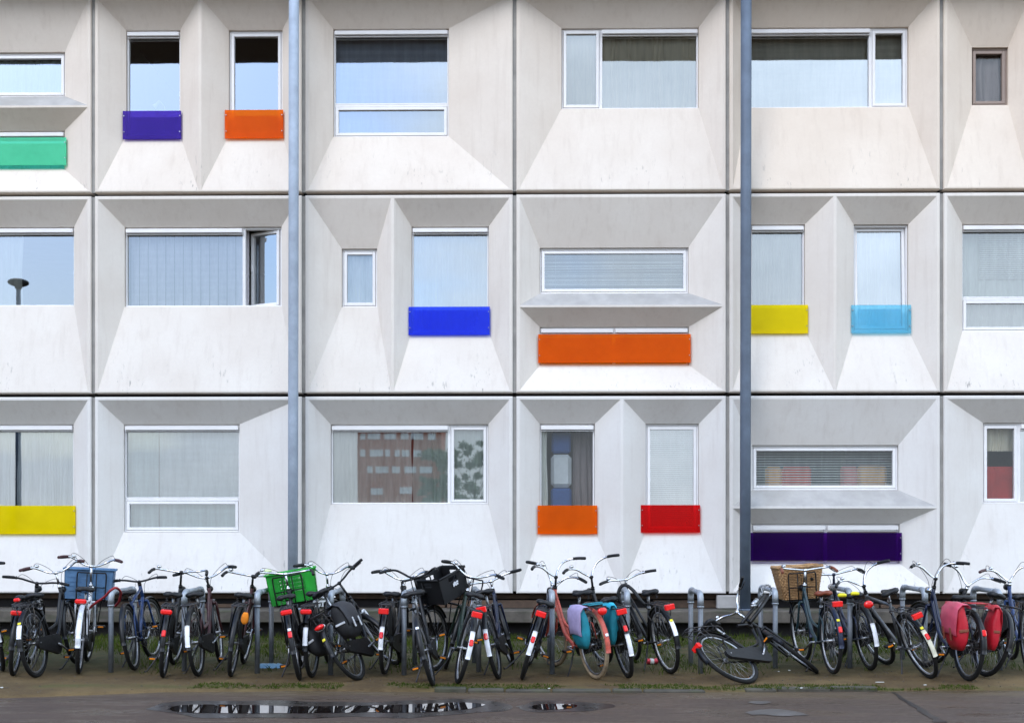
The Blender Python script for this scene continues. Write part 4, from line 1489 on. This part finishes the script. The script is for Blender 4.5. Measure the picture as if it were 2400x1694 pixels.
bike('b8', 'black bicycle with an orange cover tied at its rear, left of the green crate', (541, 1585), (573, 1392), (593, 1350), bars='oma', tail=None, patch=None, col='maroon', mud='black', coat=True, steer=-2, crank=80, roll=-4, stemmat='black', levers=False)
bike('b9', 'black bicycle carrying the green crate, with a broad red rear light', (703, 1593), (671, 1396), (669, 1345), bars='oma', tail='wide', tz=.70, patch=None, refl=158, carrier=True, steer=-3, coat=True, crank=95, roll=6, sticker=(150, 'patch'), levers=True)
bike('b10', 'black bicycle right of the green crate with a tapering white mudguard patch and silver bar', (732, 1587), (741, 1388), (766, 1345), bars='dutch', tail='wide', tz=.68, patch='patch', pr=(150, 178), steer=-6, crank=-10, coat=True)
bike('b11', 'black bicycle with black panniers and a white fork, leaning far left', (845, 1593), (747, 1374), (795, 1366), bars='flat', bmat='black', stemmat='black', tail='oval', tz=.62, patch=None, sticker=(158, 'yellow'), steer=38, case=True, col='black', fork='white_frame', crank=10, bell=False, light=True, frame='step')
bike('b12', 'black bicycle with a long white mudguard patch beside the black crate, plain silver bar', (902, 1580), (921, 1389), (944, 1358), bars='dutch', tail='box', tz=.67, patch='patch', pr=(152, 188), refl=166, steer=6, crank=120, rim='alloy', coat=True)
bike('b13', 'black bicycle carrying the black crate, its rear tyre standing nearest the road', (1016, 1606), (968, 1388), (971, 1354), bars='dutch', bmat='black', stemmat='black', tail=None, patch=None, mud='black', rack=False, carrier=True, steer=-26, crank=45, bell=False, levers=False, case=True, wide=1.25, sticker=(140, 'patch'))
bike('b14', 'dark green bicycle with a bare silver front carrier, right of the black crate', (1071, 1601), (1112, 1392), (1104, 1352), bars='dutch', col='green_frame', tail='box', tz=.70, patch='patch', pr=(148, 190), refl=166, steer=-8, crank=35, carrier=True, rim='rim_white')
bike('b15', 'dark blue bicycle leaning left behind the green one, white mudguard patch with a red dot', (1170, 1590), (1136, 1384), (1150, 1362), col='navy', bars='flat', tail='box', tz=.72, patch='patch', pr=(150, 192), refl=162, steer=14, crank=-40, bell=False)
bike('b16', 'dark blue bicycle leaning right against the coral one, broad red rear light', (1223, 1591), (1280, 1410), (1296, 1370), col='navy', bars='high', tail='box', tz=.70, patch='patch', pr=(150, 188), refl=164, steer=-4, crank=190, coat=True)
bike('b17', 'coral red step-through bicycle with teal panniers and tan tyres', (1397, 1591), (1359, 1386), (1303, 1352), col='red_frame', mud='red_frame', bars='high', tyre='tan_rubber', rim='alloy', tail='round', tz=.70, patch=None, sticker=(160, 'patch'), steer=10, crank=5, fork='red_frame', wide=1.15, stemmat='black', levers=False)
bike('b18', 'black bicycle with a tall silver bar behind the teal pannier', (1473, 1588), (1424, 1402), (1386, 1352), bars='high', tail='box', tz=.70, patch='patch', pr=(158, 192), refl=150, coat=True, steer=12, crank=75, stemmat='black', levers=False)
bike('b19', 'black bicycle with a white stem and yellow topped patch, rightmost of the middle cluster', (1571, 1578), (1519, 1385), (1467, 1358), bars='flat', frame='mixte', tail='box', tz=.72, patch='patch', pr=(140, 166), sticker=(141, 'yellow'), rim='rim_white', steer=4, crank=-25, case=False)
# fallen bicycle: lies back on its left side, the rear wheel facing the road
ax = at(1705, 1547, -4.78)
xv, zv = Vector((.72, .69, -.01)).normalized(), Vector((-.60, .50, .62))
zv = (zv - xv * zv.dot(xv)).normalized()
yv = zv.cross(xv)
XF = Matrix(((xv.x, yv.x, zv.x, 0), (xv.y, yv.y, zv.y, 0), (xv.z, yv.z, zv.z, 0), (0, 0, 0, 1)))
XF = Matrix.Translation(Vector((ax.x, ax.y, .222))) @ XF @ Matrix.Translation(-AX)
best = min(range(-150, 151), key=lambda d: abs((XF.to_3x3() @ Matrix.Rotation(R(d), 3, SU) @ Vector((0, 1, 0))).y) + abs(d) * .0005)
print('STEER', best)
bike('b20', 'black bicycle fallen on its side beside the dark pole', X=XF, zs=.82, zh=.97, bars='high', tail='box', tz=.52, patch=None, steer=best, crank=40, rim='alloy', kick=False, light=False, pedal='blackmatt', coat=False)
bike('b21', 'dark teal bicycle carrying the wicker basket, brown saddle and grips', (1952, 1579), (1926, 1387), (1887, 1336), col='teal_frame', bars='oma', tail='box', tz=.74, patch=None, refl=158, sticker=(142, 'yellow'), carrier=True, sad='brown_leather', grip='brown_grip', steer=3, roll=3, crank=150, rim='rim_white', mud='navy')
bike('b22', 'dark bicycle with a two piece white patch, between the wicker basket and the grey bicycle', (2040, 1570), (1998, 1392), (1954, 1346), col='navy', bars='oma', tail='round', tz=.72, patch='patch', pr=(150, 188), steer=3, roll=3, crank=-15, grip='blackmatt', stemmat='navy')
bike('b23', 'grey diamond framed bicycle leaning far left with a cream mudguard patch', (2181, 1589), (2080, 1385), (2025, 1373), col='grey_frame', frame='diamond', bars='high', tail='box', tz=.70, patch='patchcream', pr=(146, 190), refl=158, steer=6, crank=-35, rim='rim_white', case=False, stemmat='black', light=False, sticker=(143, 'yellow'))
bike('b24', 'black bicycle with red panniers', (2268, 1595), (2250, 1397), (2193, 1356), bars='high', col='navy', tail=None, patch=None, refl=156, steer=10, crank=20, wide=1.15, stemmat='black')
bike('b25', 'dark bicycle right of the red panniers, its rear wheel overlapping them', (2306, 1585), (2331, 1392), (2268, 1373), bars='high', tail=None, patch=None, steer=-8, crank=60, coat=True)
bike('b26', 'dark blue bicycle at the right border with brown grips and a small red light', (2412, 1574), (2392, 1398), (2366, 1368), bars='high', col='blue_frame', tail='small', tz=.66, patch=None, grip='maroon_grip', steer=8, crank=0)

# ------------------------------------------------------------------ crates, basket, bags: each rests on a bicycle
def crate(key, name, label, mat, c, size, style, taper=.05, rot=0, pitch=0):
    cx, cy, cz = c
    L, W, Ht = size
    t = thing(name, label, 'crate', BIKES[key] @ Matrix.Translation((cx, cy, cz)) @ Matrix.Rotation(R(pitch), 4, 'Y') @ Matrix.Rotation(R(rot), 4, 'Z'))
    th = .010
    def P(u, s, z):            # point on a side: s picks the wall, u runs along it, z is the height
        k = 1 - taper * (1 - z / Ht)
        a, b = L / 2 * k, W / 2 * k
        return {0: Vector((-a, b * u, z)), 1: Vector((a, b * u, z)), 2: Vector((a * u, -b, z)), 3: Vector((a * u, b, z))}[s]
    inn = {0: Vector((th, 0, 0)), 1: Vector((-th, 0, 0)), 2: Vector((0, th, 0)), 3: Vector((0, -th, 0))}
    def slab(mb, s, u0, u1, z0, z1):
        q = [P(u0, s, z0), P(u1, s, z0), P(u1, s, z1), P(u0, s, z1)]
        r = [v + inn[s] for v in q]
        mb.add(q + r, [(0, 1, 2, 3), (7, 6, 5, 4), (0, 4, 5, 1), (1, 5, 6, 2), (2, 6, 7, 3), (3, 7, 4, 0)])
    for s in range(4):
        mb = MB()
        if style == 'grid':
            slab(mb, s, -1, 1, 0, Ht * .30); slab(mb, s, -1, 1, Ht * .80, Ht)
            slab(mb, s, -1, -.55, Ht * .30, Ht * .80); slab(mb, s, .55, 1, Ht * .30, Ht * .80)
            for i in range(3):
                z = Ht * (.30 + .5 * (i + 1) / 4)
                slab(mb, s, -.55, .55, z - .008, z + .008)
            for i in range(10):
                u = -.55 + 1.1 * (i + .5) / 10
                slab(mb, s, u - .022, u + .022, Ht * .30, Ht * .80)
        elif style == 'slot':
            n = 5
            slab(mb, s, -1, -.82, 0, Ht); slab(mb, s, .82, 1, 0, Ht); slab(mb, s, -.05, .05, 0, Ht)
            slab(mb, s, -.82, -.05, Ht * .86, Ht); slab(mb, s, .05, .82, Ht * .86, Ht)
            slab(mb, s, -.82, -.05, 0, Ht * .10); slab(mb, s, .05, .82, 0, Ht * .10)
            for i in range(n):
                z = Ht * (.10 + .76 * (i + .5) / n)
                slab(mb, s, -.82, -.05, z - .021, z + .021); slab(mb, s, .05, .82, z - .021, z + .021)
        else:
            slab(mb, s, -1, 1, 0, Ht * .70); slab(mb, s, -1, -.3, Ht * .70, Ht * .88); slab(mb, s, .3, 1, Ht * .70, Ht * .88); slab(mb, s, -1, 1, Ht * .88, Ht)
        mb.build('side', M[mat], t)
    mb = MB()
    for s in range(4):
        a, b = P(-1, s, Ht), P(1, s, Ht)
        o = inn[s] * -.9
        mb.tube([a + o, b + o], .011, 6)
    mb.build('rim', M[mat], t)
    k = 1 - taper
    MB().box(-L / 2 * k + th, L / 2 * k - th, -W / 2 * k + th, W / 2 * k - th, .002, .012).build('bottom', M[mat], t)
    return t
crate('b4', 'blue_crate', 'blue slotted plastic crate on the white bicycle', 'blue_crate', (1.16, .03, .705), (.38, .52, .33), 'slot')
crate('b9', 'green_crate', 'bright green plastic crate in front of the pale pole', 'green_crate', (1.16, -.04, .705), (.38, .52, .33), 'grid')
t = crate('b13', 'black_crate', 'black plastic crate with a small white emblem', 'black_crate', (1.10, -.25, .73), (.42, .33, .27), 'solid', .05, -42, -13)
mb = MB()
for i, (x0, x1, z0, z1) in enumerate(((-.05, -.035, .0, .045), (-.03, -.012, .008, .06), (-.006, .012, .0, .05), (.018, .05, .035, .055), (.02, .045, .004, .028))):
    mb.box(x0, x1, -.004, .0, z0, z1)
mb.build('emblem', M['patch'], t, Matrix.Translation((.02, -.172, .13)) @ Matrix.Scale(.8, 4))

def wicker(key, label):
    t = thing('wicker_basket', label, 'basket', BIKES[key] @ Matrix.Translation((1.15, .0, .705)))
    L, W, Ht = .36, .50, .36
    def loop(z, k):
        a, b, r = L / 2 * k, W / 2 * k, .05
        out = []
        for sx, sy, a0 in ((1, 1, 0), (-1, 1, 90), (-1, -1, 180), (1, -1, 270)):
            for i in range(5):
                an = R(a0 + 90 * i / 4)
                out.append(Vector((sx * (a - r) + r * math.cos(an), sy * (b - r) + r * math.sin(an), z)))
        return out
    kk = lambda z: .74 + .26 * z / Ht
    dense = []
    mb = MB()
    n = 20
    for i in range(n):
        z = .008 + (Ht - .02) * i / (n - 1)
        base = loop(z, kk(z))
        pts = []
        m = len(base)
        for j in range(m):
            a, b = base[j], base[(j + 1) % m]
            st_ = max(1, int((b - a).length / .022))
            for q in range(st_):
                pts.append(a.lerp(b, q / st_))
        c = Vector((0, 0, z))
        pts = [p + (p - c).normalized() * (.006 if (q + i) % 2 else -.006) for q, p in enumerate(pts)]
        mb.tube(pts, .0095, 5, True)
    st0, st1 = loop(0, .74), loop(Ht - .01, 1)
    for a, b in zip(st0, st1):
        mb.tube([a, b], .006, 5)
    mb.build('weave', M['wicker'], t)
    mb = MB()
    base = loop(Ht, 1.01)
    mb.tube(base, .015, 7, True)
    for ph in (0, 1):
        pts = []
        m = len(base)
        for j in range(m * 3):
            f = j / 3
            a, b = base[int(f) % m], base[(int(f) + 1) % m]
            pts.append(a.lerp(b, f % 1) + Vector((0, 0, .012 * math.sin(j * 1.3 + ph * 3.1))))
        mb.tube(pts, .010, 5, True)
    mb.build('rim', M['wicker'], t)
    MB().box(-L / 2 * .72, L / 2 * .72, -W / 2 * .72, W / 2 * .72, 0, .01).build('bottom', M['wicker'], t)
wicker('b21', 'wicker basket with tapering sides at the foot of the dark pole')

def bag_mb(L, W, Ht, seed, sag=.02):
    """soft saddlebag body: rounded box, wider and lower at the bottom"""
    rings = []
    for i in range(9):
        z = Ht * i / 8
        k = (.70, .90, .98, 1, 1, .99, .96, .92, .86)[i]
        kw = (.45, .78, .95, 1, 1, .95, .85, .72, .55)[i]
        pts = []
        for j in range(20):
            a = 2 * math.pi * j / 20
            ca, sa = math.cos(a), math.sin(a)
            x = L / 2 * k * (abs(ca) ** .45) * (1 if ca > 0 else -1)
            y = W / 2 * kw * (abs(sa) ** .55) * (1 if sa > 0 else -1)
            q = Vector((x, y, z))
            q += Vector((nz(x * 9, z * 9, 1, seed), nz(y * 9 + 3, z * 9, 1, seed + 2), nz(x * 9, y * 9, 1, seed + 5))) * sag
            pts.append(q)
        rings.append(pts)
    return MB().loft(rings)

def panniers(key, label, mat, flaps, L, W, Ht, topz, cx, extra=None, spread=.0, rs=(1, 1, 1)):
    t = thing('pannier_pair', label, 'panniers', BIKES[key])
    for s, fl in ((1, flaps[0]), (-1, flaps[1])):
        yo = (.085 + W / 2 + spread) * s
        X = Matrix.Translation((cx, yo, topz - Ht)) @ Matrix.Rotation(R(-5 * s), 4, 'X')
        if s < 0: X = X @ Matrix.Diagonal((*rs, 1))
        b = bag_mb(L, W, Ht, 3 + s).build('bag', M[mat], t, X)
        # flap: shell over the top and down the outer face
        vs, fs = [], []
        path = [(-W * .46 * s, Ht * .93), (-W * .30 * s, Ht * 1.02), (W * .1 * s, Ht * 1.03), (W * .42 * s, Ht * .93), (W * .54 * s, Ht * .72), (W * .57 * s, Ht * .50), (W * .555 * s, Ht * .36)]
        for i, (y, z) in enumerate(path):
            for j in range(9):
                u = j / 8 - .5
                k = 1 if i < 5 else (1 - .35 * max(0, abs(u) * 2 - .6))
                vs.append(Vector((u * L * 1.02 * k, y + .006 * nz(u * 6, i, 1, 4) - .02 * s * (2 * u) ** 4, z - .02 * (2 * u) ** 2 + .004 * nz(u * 5, i * .7, 1, 8))))
        n = len(vs)
        vs += [v + Vector((0, .006 * s, .006)) for v in vs]
        for i in range(len(path) - 1):
            for j in range(8):
                a = i * 9 + j
                fs.append((a, a + 1, a + 10, a + 9)); fs.append((n + a, n + a + 9, n + a + 10, n + a + 1))
        for i in range(len(path) - 1):
            for j in (0, 8):
                a = i * 9 + j
                fs.append((a, a + 9, n + a + 9, n + a))
        for j in range(8):
            a = (len(path) - 1) * 9 + j
            fs.append((a, a + 1, n + a + 1, n + a))
        MB().add(vs, fs, 0, True).build('flap', M[fl], b)
        if extra:
            y = (W * .60) * s
            mb = MB()
            for u in (-.22, .22):
                mb.bbox(u * L - .012, u * L + .012, y - .006, y + .006, Ht * .22, Ht * .5, .003)
            mb.build('strap', M[extra], b)
            xb = -L / 2 - .006
            MB().bbox(xb - .004, xb + .010, -W * .30, W * .30, Ht * .40, Ht * .46, .003).build('tape', M[extra], b)
    mb = MB()
    for x in (-.11, .02):
        mb.box(cx + x - .03, cx + x + .03, -.10 - spread, .10 + spread, topz + .005, topz + .010)
    mb.build('bridge_strap', M[mat], t)
    return t
panniers('b17', 'teal and lilac pannier bags on the coral bicycle', 'teal_bag', ('lilac_flap', 'teal_flap'), .31, .125, .41, .755, -.10, None, 0, (.62, .7, .95))
panniers('b24', 'glossy red pannier bags at the right, pink glare painted on one flap', 'red_bag', ('glare_flap', 'red_bag'), .37, .15, .44, .765, -.12, 'brown_grip', .0, (.58, .66, .95))
panniers('b11', 'black pannier bags with silver reflective strips', 'black_bag', ('grey_bag', 'grey_bag'), .36, .17, .36, .755, -.06, 'silver_tape')

# ------------------------------------------------------------------ small things hung on the bicycles and racks
X = BIKES['b8']
c = X @ Vector((-.27, -.085, .60))
vs = bag_mb(.07, .085, .115, 9, .014)
tag(vs.build('orange_cover', M['orange_cloth'], None, X @ Matrix.Translation((-.29, -.09, .57))), 'orange cloth bundle tied behind the bicycle left of the green crate', 'bundle')
def cable(px, name, label, mat, r, cat='lock'):
    P = [at(x, y, yy) for x, y, yy in px]
    o = MB().tube(crv(P, 7), r, 8).build(name, M[mat])
    return tag(o, label, cat)
cable([(206, 1428, -4.2), (222, 1414, -4.32), (245, 1398, -4.40), (258, 1384, -4.44), (272, 1377, -4.40), (283, 1388, -4.2), (279, 1408, -4.05), (270, 1420, -4.0)], 'cable_lock', 'dark red cable lock looped over the leftmost hoop rack', 'lockred', .013)
cable([(1458, 1420, -4.40), (1449, 1395, -4.42), (1455, 1375, -4.42), (1468, 1371, -4.42), (1485, 1384, -4.46), (1498, 1402, -4.5), (1510, 1416, -4.5)], 'cable_lock', 'thick black cable lock arched over the hoop rack under the white stem', 'blackmatt', .018)
for i, (px, py, lab) in enumerate(((1973, 1395, 'yellow lock left of the rack post behind the wicker basket bicycle'), (2003, 1391, 'yellow lock right of the same rack post'))):
    p = at(px, py, -4.3 if i == 0 else -4.0)
    tag(MB().tube([p + Vector((-.04, 0, -.004)), p + Vector((-.02, 0, .004)), p + Vector((.02, 0, .004)), p + Vector((.045, 0, .0))], [.014, .021, .021, .015], 10).build('yellow_lock', M['yellow']), lab, 'lock')
p = at(628, 1338, -3.75)
tag(MB().ball(p, .042, .03, .024, 14, 8).bbox(p.x - .01, p.x + .01, p.y - .01, p.y + .01, p.z - .045, p.z - .015, .003).build('bar_lamp', M['lime']), 'pale lime bicycle lamp on the handlebar above the green crate', 'lamp')
# chain round the rack rail beside the fallen bicycle
ch = thing('lock_chain', 'steel chain locked round the hoop rack beside the dark pole', 'chain', at(1790, 1385, -4.1))
pts = [at(x, y, yy) - ch.location for x, y, yy in ((1784, 1395, -4.2), (1787, 1378, -4.15), (1793, 1371, -4.05), (1803, 1372, -3.95), (1808, 1384, -3.9), (1800, 1400, -4.0), (1788, 1406, -4.15))]
pts = crv(pts, 4)
mb = MB()
for i in range(len(pts) - 1):
    a, b = pts[i], pts[i + 1]
    d = (b - a).normalized(); s = d.orthogonal().normalized()
    if i % 2: s = d.cross(s)
    m_ = (a + b) / 2
    h_ = (b - a).length * .62
    mb.tube([m_ + d * h_ * math.cos(k * .785) + s * .011 * math.sin(k * .785) for k in range(8)], .0042, 5, True)
mb.build('links', M['alloy'], ch)
# bare pair of frame tubes still locked to that rack
bf = thing('bare_frame', 'stripped black bicycle frame tubes leaning on the chained hoop rack', 'bicycle frame', at(1745, 1465, -4.35))
L0 = bf.location
tp = lambda x, y, yy: at(x, y, yy) - L0
mb = MB()
mb.tube([tp(1738, 1461, -4.45), tp(1766, 1425, -4.30), tp(1792, 1393, -4.16)], .019, 10)
mb.tube([tp(1757, 1459, -4.40), tp(1780, 1428, -4.26), tp(1800, 1397, -4.12)], .021, 10)
mb.tube([tp(1728, 1466, -4.5), tp(1750, 1463, -4.42), tp(1762, 1470, -4.36)], .016, 10)
mb.build('frame_tube', M['black'], bf)
MB().tube([tp(1763, 1418, -4.33), tp(1774, 1405, -4.27)], .024, 12).tube([tp(1760, 1420, -4.36), tp(1772, 1418, -4.34)], .014, 8).build('lamp_bracket', M['alloy'], bf)
# a grey pipe elbow end and a white tub seen behind the row
p = at(755, 1417, -3.1)
tag(MB().bbox(p.x - .11, p.x + .11, p.y, p.y + .16, p.z - .05, p.z + .07, .03).bbox(p.x - .125, p.x + .125, p.y - .012, p.y + .172, p.z + .071, p.z + .09, .008).build('white_tub', M['whiteplastic']), 'white plastic tub hanging low behind the green crate', 'tub')

# ------------------------------------------------------------------ sky and light
w = bpy.data.worlds.new('World')
scene.world = w
w.use_nodes = True
nt = w.node_tree
nt.nodes.clear()
out = nt.nodes.new('ShaderNodeOutputWorld')
bg = nt.nodes.new('ShaderNodeBackground')
sky = nt.nodes.new('ShaderNodeTexSky')
sky.sky_type = 'NISHITA'
sky.sun_disc = False
SV = Vector((-.38, -.64, .66)).normalized()
sky.sun_elevation = math.asin(SV.z)
sky.sun_rotation = math.atan2(SV.x, SV.y)
sky.air_density, sky.dust_density, sky.ozone_density = 1.2, 1.0, 2.0
tc = nt.nodes.new('ShaderNodeTexCoord')
sp = nt.nodes.new('ShaderNodeSeparateXYZ')
nt.links.new(tc.outputs['Generated'], sp.inputs[0])
mp = nt.nodes.new('ShaderNodeMapping')
mp.inputs['Scale'].default_value = (1, 1, 2.2)
nt.links.new(tc.outputs['Generated'], mp.inputs[0])
n1 = noise_(nt, mp.outputs[0], 2.1, 6, .55)
bias = math_(nt, 'MULTIPLY_ADD', sp.outputs[0], .90, .13)
lowc = math_(nt, 'MULTIPLY', math_(nt, 'SUBTRACT', .20, math_(nt, 'ABSOLUTE', sp.outputs[2])), 3.6)
msk = ramp(nt, math_(nt, 'ADD', n1, math_(nt, 'ADD', bias, math_(nt, 'MAXIMUM', lowc, -.02))), .50, 0.0, .68, 1.0)
n2 = noise_(nt, mp.outputs[0], 4.5, 5, .6)
cl = mixc(nt, ramp(nt, n2, .3, 0, .7, 1), (7.6, 8.7, 9.9), (10.8, 11.9, 13.2))
sk2 = mixc(nt, 1.0, sky.outputs[0], (1.45, 1.55, 1.75), 'MULTIPLY')
cl = mixc(nt, 1.0, cl, math_(nt, 'MULTIPLY_ADD', math_(nt, 'MAXIMUM', sp.outputs[0], 0.0), .8, 1.0), 'MULTIPLY')   # sunlit cloud bank to one side
mx = mixc(nt, msk, sk2, cl)
mx = mixc(nt, 1.0, mx, ramp(nt, sp.outputs[2], 0.0, (.69, .66, .63), .75, (1.02, 1.14, 1.28)), 'MULTIPLY')   # brighter overhead, as under cloud
nt.links.new(mx, bg.inputs[0])
bg.inputs['Strength'].default_value = .10
nt.links.new(bg.outputs[0], out.inputs[0])
sl_ = bpy.data.lights.new('sun', 'SUN')
sl_.energy = 1.25
sl_.angle = R(32)
sl_.color = (1, .97, .93)
so = bpy.data.objects.new('sun', sl_)
COL.objects.link(so)
so.rotation_euler = SV.to_track_quat('Z', 'Y').to_euler()

vs_ = scene.view_settings
scene.display_settings.display_device = 'sRGB'
vs_.view_transform = 'Standard'
vs_.look = 'None'
vs_.exposure = 0.67
vs_.gamma = 1
cy = scene.cycles
cy.use_denoising = True
try:
    cy.denoiser = 'OPENIMAGEDENOISE'
except Exception:
    pass
cy.max_bounces = 8
cy.diffuse_bounces = 4
cy.glossy_bounces = 4
cy.transmission_bounces = 6
cy.transparent_max_bounces = 16
cy.caustics_reflective = False
cy.caustics_refractive = False
cy.sample_clamp_indirect = 8
